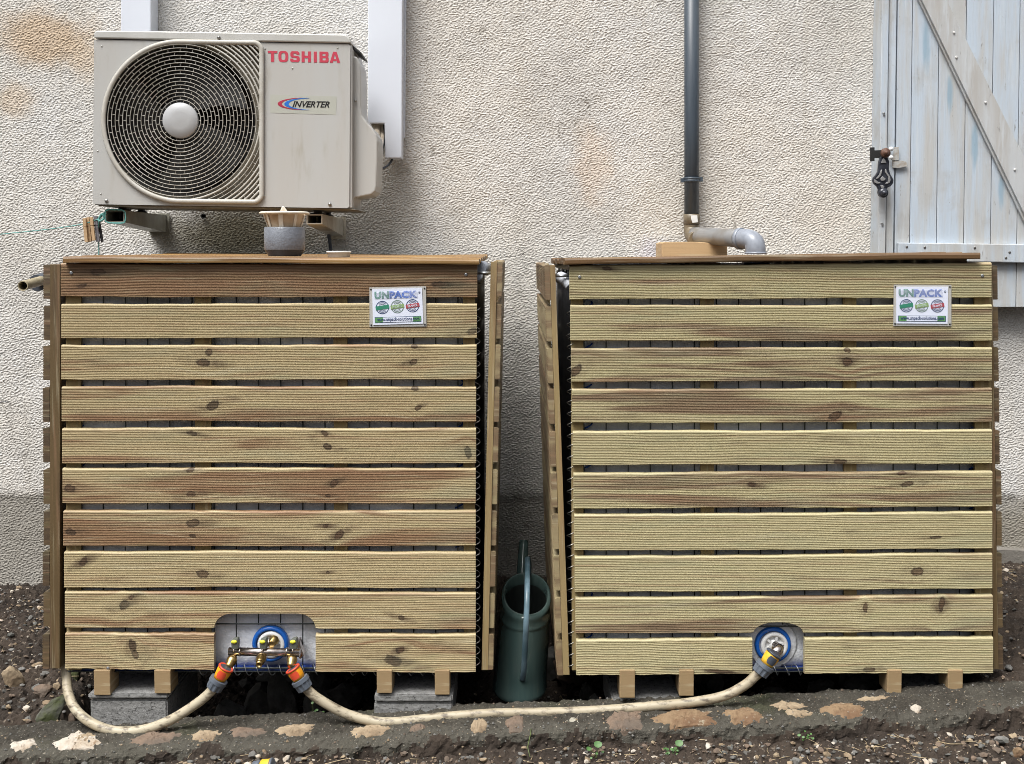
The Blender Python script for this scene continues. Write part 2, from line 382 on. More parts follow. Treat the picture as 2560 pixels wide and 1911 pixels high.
def band(shape, dx, dz, lx, lz, seed, bw=.45):
    """band-passed noise: lumps about lx by lz metres"""
    r = np.random.default_rng(seed); f = np.fft.rfft2(r.standard_normal(shape))
    ky = np.fft.fftfreq(shape[0], dz)[:, None]; kx = np.fft.rfftfreq(shape[1], dx)[None, :]
    k = np.sqrt((kx*lx)**2 + (ky*lz)**2)
    h = np.fft.irfft2(f * np.exp(-((k-1)/bw)**2), s=shape); return h/h.std()
def fbm(shape, dx, dz, l0, seed, p=1.7):
    r = np.random.default_rng(seed); f = np.fft.rfft2(r.standard_normal(shape))
    ky = np.fft.fftfreq(shape[0], dz)[:, None]; kx = np.fft.rfftfreq(shape[1], dx)[None, :]
    k = np.sqrt(kx**2 + ky**2); a = 1/(1+(k*l0)**2)**(p*.5+.25)
    h = np.fft.irfft2(f*a, s=shape); return h/h.std()
def grid_faces(nr, nc):
    a = (np.arange(nr-1)[:, None]*nc + np.arange(nc-1)[None, :]).ravel()
    return np.stack([a, a+1, a+nc+1, a+nc], 1)
def big_grid(name, X, Yy, Z, mat, parent=None, smooth=False, flip=False, origin=(0, 0, 0)):
    nr, nc = X.shape; v = np.stack([X.ravel(), Yy.ravel(), Z.ravel()], 1) - np.array(origin)
    f = grid_faces(nr, nc)
    if flip: f = f[:, ::-1]
    me = bpy.data.meshes.new(name); me.vertices.add(len(v)); me.vertices.foreach_set('co', v.ravel().astype(np.float32))
    me.loops.add(f.size); me.loops.foreach_set('vertex_index', f.ravel().astype(np.int32))
    me.polygons.add(len(f)); me.polygons.foreach_set('loop_start', (np.arange(len(f))*4).astype(np.int32))
    me.polygons.foreach_set('use_smooth', np.full(len(f), smooth))
    me.materials.append(mat); me.update(calc_edges=True); me.validate()
    o = bpy.data.objects.new(name, me); put(o, origin, parent); return o
house = thing('house_wall', (0, YW, 0), 'cream roughcast wall of the house behind both water tanks', 'wall')
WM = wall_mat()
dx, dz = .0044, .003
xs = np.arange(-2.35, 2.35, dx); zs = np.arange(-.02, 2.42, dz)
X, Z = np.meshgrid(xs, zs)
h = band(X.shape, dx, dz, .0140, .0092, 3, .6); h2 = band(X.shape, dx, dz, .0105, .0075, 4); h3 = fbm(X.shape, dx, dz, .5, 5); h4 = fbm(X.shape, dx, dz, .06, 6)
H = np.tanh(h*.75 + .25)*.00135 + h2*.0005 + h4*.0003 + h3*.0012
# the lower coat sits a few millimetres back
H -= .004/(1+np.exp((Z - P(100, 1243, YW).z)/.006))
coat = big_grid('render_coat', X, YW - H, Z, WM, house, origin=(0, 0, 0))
g = G()
g.box((-9, YW+.012, -.6), (-2.351, YW+.3, 6)).box((2.351, YW+.012, -.6), (9, YW+.3, 6))
g.box((-2.351, YW+.012, 2.42), (2.351, YW+.3, 6)).box((-2.351, YW+.03, -.6), (2.351, YW+.3, 2.42))
o = mesh_obj('masonry', g.v, g.f, WM, house, origin=(0, 0, 0))
M['plinth'] = pm('plinth_cement', (.27,.25,.22), .9, c2=(.20,.185,.16), sc=9, bump=.004, bsc=90)
g = G(); pz = P(2400, 1378, 4.20).z; pz0 = P(100, 1492, 4.20).z
nn = 120; top = []
for i in range(nn+1):
    xx = -2.4 + 4.8*i/nn; top.append((xx, (pz if xx > 1.2 else pz0 - .05) + random.uniform(-.004, .004)))
g.prism([(-2.4, -.6), (2.4, -.6)] + top[::-1], 4.215, 4.262)
g.obj('plinth', M['plinth'], house)

# small things fixed to the wall
o = G().lathe([(.0, 0), (.009, 0), (.009, .004), (.006, .004), (.006, .0)], P(509, 541, 4.245), (0, -1, 0), 16, cap0=False).obj('hole_ring', M['black'])
tag(o, 'small dark round hole plug in the wall below the outdoor unit', 'wall plug')
for i, (px, py) in enumerate([(1304, 634)]):
    g = G().tube([P(px-5, py+2, 4.23), P(px, py+5, 4.22), P(px+5, py, 4.22), P(px+9, py-6, 4.215)], .0016, 6)
    tag(g.obj('wall_hook', M['screw']), 'tiny wire hook in the wall above the gap between the tanks', 'hook')

# ------------------------------------------------------------------ white cable ducts
t = thing('cable_duct', P(340, 78, 4.2), 'short white plastic cable duct rising behind the left end of the outdoor unit', 'cable duct')
g = G().ppx([(302, -160), (377, -160), (377, 120), (302, 120)], 4.16, 4.246); g.obj('cover', M['duct'], t, .004)
t = thing('cable_duct', P(965, 396, 4.2), 'long white plastic cable duct with a stepped lower end right of the outdoor unit', 'cable duct')
G().ppx([(920, -160), (1007, -160), (1004, 396), (963, 396), (961, 309), (920, 309)], 4.15, 4.222).obj('cover', M['duct'], t, .003)
G().ppx([(922, -160), (1017, -160), (1012, 345), (1007, 345), (966, 345), (924, 300)], 4.224, 4.246).obj('back_plate', M['duct'], t, .002)

# ------------------------------------------------------------------ outdoor unit of the heat pump
YA = 3.75
ac = thing('outdoor_unit', P(555, 519, 3.9), 'cream heat pump outdoor unit with a round fan grille hung on the wall', 'air conditioner')
TL, TR, BR, BL = (235, 99.5), (876, 110.5), (873, 521), (232, 511)
cxg, cyg = 450.5, 301.5
def frame_outline(sc=0.0, n=64):
    """grille outline in px: round on the left, square with rounded corners on the right"""
    out = []
    rx, ry, xr, yt, yb, rc = 192+sc, 199+sc, 654+sc, 104.5-sc, 503+sc, 20+sc*.6
    cy = (yt+yb)/2; ry = (yb-yt)/2
    for i in range(n+1):
        a = math.pi*.5 + math.pi*i/n; out.append((cxg + rx*math.cos(a), cy - ry*math.sin(a)))
    for i in range(9):
        a = -math.pi/2 + math.pi/2*i/8; out.append((xr-rc+rc*math.cos(a), yb-rc-rc*math.sin(a)))
    for i in range(9):
        a = math.pi/2*i/8; out.append((xr-rc+rc*math.cos(a), yt+rc-rc*math.sin(a)))
    sk = []
    for (a, b) in out: sk.append((a, b + (a-450)*.012))
    return sk
def holed(name, outer, inner, Y, thick, mat, parent):
    """flat panel with a hole, thickness going back"""
    bm = bmesh.new(); es = []
    for loop in (outer, inner):
        vs = [bm.verts.new(P(a, b, Y)) for a, b in loop]
        for i in range(len(vs)): es.append(bm.edges.new((vs[i], vs[(i+1) % len(vs)])))
    bmesh.ops.triangle_fill(bm, use_beauty=True, use_dissolve=False, edges=es, normal=(0, -1, 0))
    r = bmesh.ops.extrude_face_region(bm, geom=bm.faces[:])
    bmesh.ops.translate(bm, vec=(0, thick, 0), verts=[q for q in r['geom'] if isinstance(q, bmesh.types.BMVert)])
    bmesh.ops.recalc_face_normals(bm, faces=bm.faces[:])
    bm.verts.index_update()
    vv = [q.co.copy() for q in bm.verts]; ff = [tuple(v.index for v in f.verts) for f in bm.faces]; bm.free()
    return mesh_obj(name, vv, ff, mat, parent)
def wpt(p, Y): q = P(*p, Y); return (q.x, q.z)
# body shell: four sides + back, and a front panel with the fan opening
g = G(); o4 = [P(*q, YA) for q in (TL, TR, BR, BL)]; Yb = 4.04; th = .006
def side(a, b):
    da = Vector((b.x-a.x, 0, b.z-a.z)).normalized(); nrm = Vector((-da.z, 0, da.x))
    c = (o4[0]+o4[2])/2
    if nrm.dot(c-a) < 0: nrm = -nrm
    q = [(a.x, a.z), (b.x, b.z), (b.x+nrm.x*th-da.x*th*.0, b.z+nrm.z*th), (a.x+nrm.x*th, a.z+nrm.z*th)]
    g.prism(q, YA+.0035, Yb)
for i in range(4): side(o4[i], o4[(i+1) % 4])
g.prism([(p.x, p.z) for p in o4], Yb, Yb+.005)
g.obj('body', M['ac'], ac)
holed('front_panel', [TL, (872, 110.3), (876, 115), (873, 517), (869, 521), BL], frame_outline(-2), YA, .003, M['ac'], ac)
circ = lambda r, n=72: [(cxg + r*math.cos(2*math.pi*i/n), cyg + r*math.sin(2*math.pi*i/n)) for i in range(n)]
rec = holed('fan_surround', frame_outline(3), circ(188), YA+.03, .004, M['ac_dirty'], ac)
g = G(); c = P(cxg, cyg, YA+.034); r0 = S(187, YA+.03)
g.lathe([(r0, 0), (r0*.97, .02), (r0*.96, .15)], c, (0, 1, 0), 64, cap0=False, cap1=True)
for i in range(len(g.f)): g.f[i] = g.f[i][::-1]
g.obj('fan_housing', M['fan'], ac)
g = G(); fc = P(cxg, cyg, YA+.09); rf = S(178, YA+.05)
for k in range(3):
    vs = []; a0 = 2*math.pi*k/3 + .5
    for i in range(13):
        for j in range(7):
            rr = rf*(.22+.76*j/6); a = a0 + (i/12)*1.5 - .35*j/6; vs.append(fc + Vector((rr*math.cos(a), .03*(i/12-.5)*2*(.5+.5*j/6), rr*math.sin(a))))
    n0 = len(vs); vs += [q + Vector((0, .003, 0)) for q in vs]
    fs = [(i*7+j, i*7+j+1, (i+1)*7+j+1, (i+1)*7+j) for i in range(12) for j in range(6)]
    g.add(vs, fs + [tuple(n0+q for q in f[::-1]) for f in fs], 0, True)
g.lathe([(rf*.24, -.03), (rf*.26, 0), (rf*.26, .04)], fc, (0, 1, 0), 32)
g.obj('fan', M['fan'], ac)
# grille: rim, rings, short staggered ties, hub
out = frame_outline(0); YG = YA-.009
gr = G().tube([P(a, b, YG+.002) for a, b in out], S(4.0, YG), 8, closed=True, sq=1.5).obj('grille_rim', M['ac_grille'], ac)
def inside(a, b):
    b = b - (a-450)*.012
    if a > 652 or b < 107 or b > 501: return False
    if a < cxg: return ((a-cxg)/190)**2 + ((b-303.7)/197)**2 < 1
    if a > 636 and (b < 121 or b > 486):
        cy = 121 if b < 121 else 486
        return math.hypot(a-636, b-cy) < 17
    return True
g = G(); radii = [51.5 + 9.25*i for i in range(26)]
for k, r in enumerate(radii):
    n = max(60, int(r*.95)); pts = [(cxg + r*math.cos(2*math.pi*i/n), cyg + r*math.sin(2*math.pi*i/n)) for i in range(n)]
    ok = [inside(*p) for p in pts]; dome = .010*(1 - min(r/205, 1)**2)
    wp = [P(*p, YG - dome + .003) for p in pts]
    if all(ok): g.tube(wp, S(1.0, YG), 5, closed=True, sq=2.4)
    else:
        st = [i for i in range(n) if ok[i] and not ok[i-1]]
        for s0 in st:
            seg = []; i = s0
            while ok[i % n] and len(seg) < n: seg.append(wp[i % n]); i += 1
            if len(seg) > 2: g.tube(seg, S(1.0, YG), 5, sq=2.4)
    m = 18 if k < 3 else 24 if k < 9 else 36
    r1 = 43 if k == 0 else radii[k-1]
    for i in range(m):
        a = 2*math.pi*(i + (k % 2)*.5)/m
        p0 = (cxg + r1*math.cos(a), cyg + r1*math.sin(a)); p1 = (cxg + r*math.cos(a), cyg + r*math.sin(a))
        if inside(*p0) and inside(*p1): g.tube([P(*p0, YG-dome+.004), P(*p1, YG-dome+.004)], S(.8, YG), 4)
g.obj('grille', M['ac_grille'], ac)
G().lathe([(S(44, YG), .012), (S(44, YG), 0), (S(42, YG), -.003), (S(20, YG), -.005), (.0001, -.0055)], P(cxg, cyg, YG-.01), (0, 1, 0), 48, cap0=False, cap1=False).obj('grille_hub', M['ac_hub'], ac)
# top cover with a shadow gap
g = G().ppx([(235, 96), (234, 83), (238, 78), (245, 76.5), (400, 78), (855, 86), (866, 88.5), (874, 96), (878, 108)], YA-.006, Yb+.008)
g.obj('top_cover', M['ac_top'], ac, .004)
# base rim and dirt under the front
G().ppx([(236, 511.5), (872, 521.5), (893, 525), (520, 521), (250, 516)], YA+.006, Yb).obj('base_pan', M['ac_dirty'], ac, .002)
# right side: corner post and bulging service cover
G().ppx([(873, 112), (881, 122), (880, 520), (872, 521)], YA+.006, YA+.05).obj('corner_post', M['ac'], ac, .002)
sc_pts = [(879, 139), (893, 143), (900, 160), (902, 200), (902, 270), (906, 290), (918, 308), (932, 322), (941, 338), (944, 352), (943, 400), (941, 465), (938, 478), (928, 487), (908, 491), (888, 495), (884, 500), (877, 520)]
G().ppx(sc_pts, YA+.035, YA+.20).obj('service_cover', M['ac'], ac, .010)
G().ppx([(877, 110), (903, 131), (904, 138), (877, 120)], YA+.06, YA+.22).obj('carry_grip', M['black'], ac, .002)
G().lathe([(.004, 0), (.004, .003), (.001, .004)], P(889, 253, YA+.03), (0, -1, 0), 12).obj('screw', M['screw'], ac)
for px, py in ((547, 94.5), (266, 502.5), (824.5, 511)):
    yy = YA-.007 if py < 100 else YA-.001
    G().lathe([(.0055, 0), (.0055, .002), (.003, .004), (.0001, .0045)], P(px, py, yy), (0, -1, 0), 14, cap1=False).obj('screw', M['screw'], ac)
for px, py in ((254, 116), (244, 378), (252, 485), (663, 122), (661, 491), (844, 120), (731, 171)):
    G().lathe([(.0026, 0), (.002, .0012), (.0001, .0016)], P(px, py, YA-.0005), (0, -1, 0), 10, cap1=False).obj('dimple', M['ac_top'], ac)
# ------------------------------------------------------------------ writing
def text(body, corners, Y, mat, name, parent, bold=.0, shear=0., thick=.0006, spacing=1.0):
    """letters stretched to fill the px quad TL,TR,BR,BL at depth Y"""
    cu = bpy.data.curves.new(name, 'FONT'); cu.body = body; cu.offset = bold; cu.shear = shear; cu.space_character = spacing; cu.resolution_u = 3
    ob = bpy.data.objects.new(name, cu); C.objects.link(ob)
    dg = bpy.context.evaluated_depsgraph_get(); me = bpy.data.meshes.new_from_object(ob.evaluated_get(dg))
    v = np.array([q.co[:] for q in me.vertices]); f = [tuple(p.vertices) for p in me.polygons]
    bpy.data.objects.remove(ob); bpy.data.meshes.remove(me)
    lo = v.min(0); hi = v.max(0); q = [P(a, b, Y) for a, b in corners]; out = []
    for p in v:
        s = (p[0]-lo[0])/(hi[0]-lo[0]); t_ = (p[1]-lo[1])/(hi[1]-lo[1])
        a = q[3].lerp(q[2], s); b = q[0].lerp(q[1], s); out.append(a.lerp(b, t_))
    n = len(out); g = G()
    fr = [(p.x, Y-thick, p.z) for p in out]
    g.add(fr, f)
    # rim back to the surface so that the letters have an edge
    cnt = {}
    for ff in f:
        for i in range(len(ff)): e = (ff[i], ff[(i+1) % len(ff)]); cnt[e] = 1
    rim = [e for e in cnt if (e[1], e[0]) not in cnt]
    bk = [(p.x, Y, p.z) for p in out]
    g.v += [Vector(b) for b in bk]
    for a, b in rim: g.f.append((b, a, n+a, n+b)); g.m.append(0); g.sm.append(False)
    o = g.obj(name, mat, parent); return o
def quad(x0, y0, x1, y1, tilt=0.): # tilt: px dropped per px to the right
    return [(x0, y0), (x1, y0+(x1-x0)*tilt), (x1, y1+(x1-x0)*tilt), (x0, y1)]
# brand word built letter by letter so the strokes are as heavy as on the unit
def logo():
    g = G(); YL = YA-.0008
    def T(u, v): return (669.5 + u*181, 127.6 + u*2.6 + v*27.2)
    def poly(pts): g.ppx([T(*p) for p in pts], YL, YA-.0001)
    def ringpoly(cx, cy, rx, ry, px_, py_, e=3.2, n=28):
        for i in range(n):
            q = []
            for (a, b, j) in ((rx, ry, i), (rx, ry, i+1), (rx-px_, ry-py_, i+1), (rx-px_, ry-py_, i)):
                an = 2*math.pi*j/n; c_, s_ = math.cos(an), math.sin(an)
                q.append((cx + a*math.copysign(abs(c_)**(2/e), c_), cy + b*math.copysign(abs(s_)**(2/e), s_)))
            poly(q)
    w = .046
    poly([(0, 0), (.131, 0), (.131, .21), (0, .21)]); poly([(.042, .2105), (.088, .2105), (.088, 1), (.042, 1)])          # T
    ringpoly(.214, .5, .068, .51, .040, .19)                                                                             # O
    for q in ([(.312,.10),(.330,.0),(.42,.0),(.437,.10),(.437,.30),(.396,.30),(.390,.2),(.356,.2),(.352,.26),(.352,.34),(.312,.36)],): poly([(.312,.14),(.330,.0),(.415,.0),(.435,.12),(.438,.31),(.396,.31),(.392,.20),(.354,.20),(.354,.34),(.356,.38),(.372,.41),(.420,.44),(.438,.56),(.440,.86),(.420,1.0),(.328,1.0),(.310,.88),(.309,.68),(.350,.68),(.354,.80),(.396,.80),(.397,.64),(.392,.60),(.330,.57),(.312,.46)])   # S
    poly([(.466, 0), (.508, 0), (.508, 1), (.466, 1)]); poly([(.554, 0), (.596, 0), (.596, 1), (.554, 1)]); poly([(.5081, .39), (.5539, .39), (.5539, .61), (.5081, .61)])  # H
    poly([(.634, 0), (.677, 0), (.677, 1), (.634, 1)])                                                                   # I
    poly([(.713, 0), (.755, 0), (.755, 1), (.713, 1)])                                                                   # B
    for y0, y1 in ((0, .53), (.45, 1)):
        pass
    poly([(.7551,0),(.822,0),(.838,.10),(.838,.38),(.826,.47),(.840,.56),(.840,.88),(.824,1),(.7551,1),(.7551,.80),(.794,.80),(.799,.76),(.799,.62),(.794,.58),(.7551,.58),(.7551,.385),(.792,.385),(.797,.345),(.797,.24),(.792,.20),(.7551,.20)])
    poly([(.902,0),(.950,0),(.950,.24),(.925,.24)]); poly([(.902,0),(.925,.24),(.897,1),(.855,1)][::1]); poly([(.950,0),(1.0,1),(.958,1),(.9255,.24),(.950,.24)]); poly([(.910,.66),(.942,.66),(.948,.84),(.904,.84)])  # A
    return g.obj('brand_lettering', M['red'], ac)
logo()
G().ppx([(676, 236.7), (842, 241.5), (840, 287.5), (676, 282.5)], YA-.0006, YA-.0001).obj('inverter_sticker', M['label'], ac)
# crescents
def crescent(x0, yc, w, mat):
    n = 24; o_ = []; i_ = []
    for k in range(n+1):
        a = -1.45 + 2.9*k/n
        o_.append((x0 + 66*(1-math.cos(a)), yc + 15.5*math.sin(a))); i_.append((x0 + w + (64-w*.6)*(1-math.cos(a))*1.03, yc + 14.6*math.sin(a)))
    g = G()
    for k in range(n): g.ppx([o_[k], o_[k+1], i_[k+1], i_[k]], YA-.0012, YA-.0007)
    g.obj('sticker_crescent', mat, ac)
crescent(694, 260, 10.5, M['dred']); crescent(710.5, 260.5, 11, M['blue_l'])
text('INVERTER', quad(731, 253, 824, 268.5, .012), YA-.0007, M['ink'], 'inverter_lettering', ac, bold=.022, shear=.35)
# pipes and cable between unit and duct
G().tube(spline([P(936, 300, 4.19), P(941, 330, 4.17), P(938, 350, 4.10), P(928, 372, 3.98)]), .014, 12).tube(spline([P(952, 300, 4.20), P(954, 335, 4.18), P(950, 365, 4.10), P(938, 395, 3.98)]), .010, 12).obj('pipe_lagging', M['lag'], ac)
G().tube(spline([P(957, 300, 4.2), P(961, 350, 4.17), P(952, 380, 4.12), P(940, 400, 3.98)]), .0045, 8).tube(spline([P(985, 390, 4.2), P(972, 412, 4.17), P(952, 423, 4.1), P(938, 418, 3.97)]), .004, 8).obj('power_cable', M['rubber'], ac)
G().ppx([(940, 392), (944.5, 392), (944, 430), (939, 430)], 3.93, 3.95).obj('rating_label', M['label'], ac)

# ------------------------------------------------------------------ wall brackets
def wall_bracket(x0, x1, yt, yb, ybk, mat, label, Y0=3.78):
    a, b = P(x0, yt, Y0), P(x1, yb, Y0); t = thing('wall_bracket', (a.x, 4.2, a.z), label, 'bracket')
    zt, zb = a.z, b.z; zk = zb - ybk; w = .0035
    g = G()
    g.box((a.x, Y0, zt-w), (b.x, 4.238, zt))                       # top flange
    g.add([(b.x-w, Y0, zt-w), (b.x-w, Y0, zb), (b.x-w, 4.238, zk), (b.x-w, 4.238, zt-w), (b.x, Y0, zt-w), (b.x, Y0, zb), (b.x, 4.238, zk), (b.x, 4.238, zt-w)],
          [(0,1,2,3),(7,6,5,4),(0,4,5,1),(1,5,6,2),(2,6,7,3),(3,7,4,0)])   # right web
    g.add([(a.x, Y0, zt-w), (a.x, Y0, zb), (a.x, 4.238, zk), (a.x, 4.238, zt-w), (a.x+w, Y0, zt-w), (a.x+w, Y0, zb), (a.x+w, 4.238, zk), (a.x+w, 4.238, zt-w)],
          [(0,1,2,3),(7,6,5,4),(0,4,5,1),(1,5,6,2),(2,6,7,3),(3,7,4,0)])
    g.add([(a.x+w, Y0, zb), (b.x-w, Y0, zb), (b.x-w, 4.238, zk), (a.x+w, 4.238, zk), (a.x+w, Y0, zb+w), (b.x-w, Y0, zb+w), (b.x-w, 4.238, zk+w), (a.x+w, 4.238, zk+w)],
          [(0,3,2,1),(4,5,6,7),(0,1,5,4),(2,3,7,6)])
    g.obj('arm', mat, t)
    G().box((a.x-.002, 4.239, zk-.012), (b.x+.010, 4.246, zt+.006)).obj('wall_plate', mat, t)
    G().lathe([(.007, 0), (.007, -.006), (.004, -.006), (.004, -.028)], ((a.x+b.x)/2, Y0+.05, zt+.002), (0, 0, 1), 12).obj('bolt', M['screw'], t)
    cx = (a.x+b.x)/2
    G().lathe([(.026, .001), (.026, .006), (.013, .0075), (.013, .012), (.02, .014), (.02, .019)], (cx, Y0+.075, zt), (0, 0, 1), 20).obj('rubber_foot', M['rubber'], t)
    G().lathe([(.02, .001), (.02, .006), (.012, .0075), (.012, .018)], (cx, Y0+.27, zt), (0, 0, 1), 20).obj('rubber_foot', M['rubber'], t)
    return t
wall_bracket(264, 311, 526, 556, .022, M['bracket'], 'left steel wall bracket under the outdoor unit with the green cord tied round it')
wall_bracket(766, 806, 536, 561, .029, M['bracket_light'], 'right pale steel wall bracket under the outdoor unit beside the grey cup')
tag(G().tube(spline([P(818, 560, 4.15), P(822, 590, 4.18), P(826, 620, 4.19), P(826, 655, 4.19)]), .006, 8).obj('drain_hose', M['rubber']), 'thin dark drain hose hanging behind the right wall bracket', 'hose')

# ------------------------------------------------------------------ green cord and its pegs
cl = thing('clothes_line', P(200, 563, 3.72), 'thin green cord tied to the left wall bracket and leaving the picture on the left', 'clothes line')
G().tube(spline([P(-420, 628, 3.60), P(-100, 601, 3.66), P(0, 586.5, 3.74), P(110, 575, 3.76), P(200, 562, 3.778), P(246, 548, 3.778), P(256, 538, 3.772)]), .0017, 6).obj('cord', M['cord'], cl)
Yk = 3.772
loop = [(263, 527), (270, 523.5), (303, 524), (312, 529), (314, 545), (311, 556), (300, 558), (272, 557), (263, 553), (261.5, 540)]
G().tube([P(a, b, Yk) for a, b in loop], .0019, 7, closed=True).tube([P(a*1.0+1, b+1.5, Yk-.004) for a, b in loop], .0015, 7, closed=True).obj('loop', M['cord'], cl)
G().tube(spline([P(262, 533, Yk), P(253, 538, Yk-.006), P(247, 549, Yk-.002), P(251, 553, Yk-.008), P(260, 545, Yk-.004), P(254, 536, Yk-.008), P(248, 546, Yk), P(244, 552, Yk)], 4), .0034, 7).obj('knot', M['cord'], cl)
G().tube(spline([P(247, 553, 3.78), P(246, 580, 3.79), P(247, 610, 3.79), P(247, 650, 3.79)]), .0019, 6).obj('hanging_end', M['cord'], cl)
PG = 'pegs clipped on the green cord'
def peg(t0, b0, w, mat, Y, label):
    top, bot = Vector(t0), Vector(b0); t = thing('clothes_peg', P(*t0, Y), label, 'clothes peg', PG)
    dr = (bot-top); ln = dr.length; dr /= ln; nx = Vector((-dr.y, dr.x))*w/2
    for (ya, yb2, s0, s1) in ((Y-.010, Y-.0045, 0, .36), (Y-.010, Y-.0045, .375, 1.0)):
        pass
    g = G()
    for s0, s1 in ((0, .355), (.372, 1)):
        a, b = top+dr*ln*s0, top+dr*ln*s1
        g.ppx([tuple(a+nx), tuple(b+nx), tuple(b-nx), tuple(a-nx)], Y-.011, Y-.003)
    a, b = top+dr*ln*.355, top+dr*ln*.372
    g.ppx([tuple(a+nx*.8), tuple(b+nx*.8), tuple(b-nx*.8), tuple(a-nx*.8)], Y-.008, Y-.003)
    g.obj('jaw', mat, t, .0008)
    G().ppx([tuple(top+nx), tuple(bot+nx), tuple(bot-nx), tuple(top-nx)], Y+.001, Y+.008).obj('jaw', mat, t, .0008)
    c = top+dr*ln*.363
    G().tube([P(c.x-w*.55, c.y, Y-.001), P(c.x+w*.55, c.y, Y-.001)], .0035, 8).obj('spring', M['screw'], t)
peg((210, 546), (215.5, 606), 8, M['peg'], 3.78, 'outermost pale wooden peg, at the left end of the row on the green cord')
peg((218.8, 544), (224.5, 605), 8, M['peg'], 3.79, 'middle pale wooden peg of the three on the green cord')
peg((227.5, 543.5), (234, 602), 8, M['peg'], 3.78, 'pale wooden peg on the green cord touching the weathered grey one')
peg((238, 541), (244.5, 605), 8, M['peg_grey'], 3.79, 'weathered grey peg on the green cord')
peg((246, 551), (254.5, 605), 5.5, M['peg_dark'], 3.805, 'dark peg hanging askew beside the knot of the green cord')

# ------------------------------------------------------------------ drain pipe
dp = thing('drain_pipe', P(1729, 560, 4.2), 'dark grey downpipe with elbows running down the wall onto the right tank lid', 'drain pipe')
YP = 4.20
G().tube([P(1729, -200, YP), P(1729, 300, YP), P(1729, 545, YP)], S(18.2, YP), 24).obj('pipe', M['pipe'], dp)
z0 = P(1729, 450, YP)
g = G().lathe([(S(20.5, YP), -S(6, YP)), (S(22, YP), -S(5, YP)), (S(22, YP), -S(1, YP)), (S(20.5, YP), 0), (S(22, YP), S(1, YP)), (S(22, YP), S(5, YP)), (S(20.5, YP), S(6, YP))], z0, (0, 0, 1), 28)
g.ppx([(1703, 446), (1712, 446), (1712, 456), (1703, 456)], YP-.012, YP+.012).ppx([(1747, 443), (1757, 443), (1757, 454), (1747, 454)], YP-.012, YP+.012)
g.obj('pipe_clip', M['pipe'], dp)
G().lathe([(S(20.5, YP), 0), (S(20.5, YP), S(24, YP)), (S(19, YP), S(25, YP))], P(1729, 561, YP), (0, 0, 1), 28).tube(spline([P(1729, 560, YP), P(1728.5, 575, YP), P(1732, 590, YP-.02), P(1742, 597, YP-.06)], 6), S(19, YP), 24).obj('lower_elbow', M['pipe4'], dp)
G().tube(spline([P(1737, 589, YP-.03), P(1770, 591, YP-.11), P(1850, 597, 3.80)], 4), S(20.5, YP), 24).obj('cross_pipe', M['pipe2'], dp)
e = [P(1846, 597, 3.80), P(1858, 597.5, 3.785), P(1872, 599, 3.76), P(1884, 606, 3.745), P(1888, 618, 3.74), P(1889, 634, 3.74)]
G().tube(spline(e, 6), [.0315]*len(spline(e, 6)), 26).tube([P(1847, 597, 3.80), P(1855, 597.3, 3.79)], .034, 26).tube([P(1889, 631, 3.74), P(1889, 635.5, 3.74)], .034, 26).obj('upper_elbow', M['pipe3'], dp)
G().ppx([(1727, 539), (1743, 538.5), (1744.5, 556), (1731, 557.5), (1728, 548)], YP-S(21, YP)-.0005, YP-S(20, YP)+.004).obj('white_tape', M['white'], dp)
o = G().ppx([(1654.5, 608), (1662, 605), (1740, 605), (1818, 611), (1818, 648), (1654.5, 648)], 4.02, 4.19).obj('timber_offcut', M['offcut'], None, .002)
tag(o, 'sawn pale timber offcut propped on the right tank lid under the drain pipe', 'wood offcut')

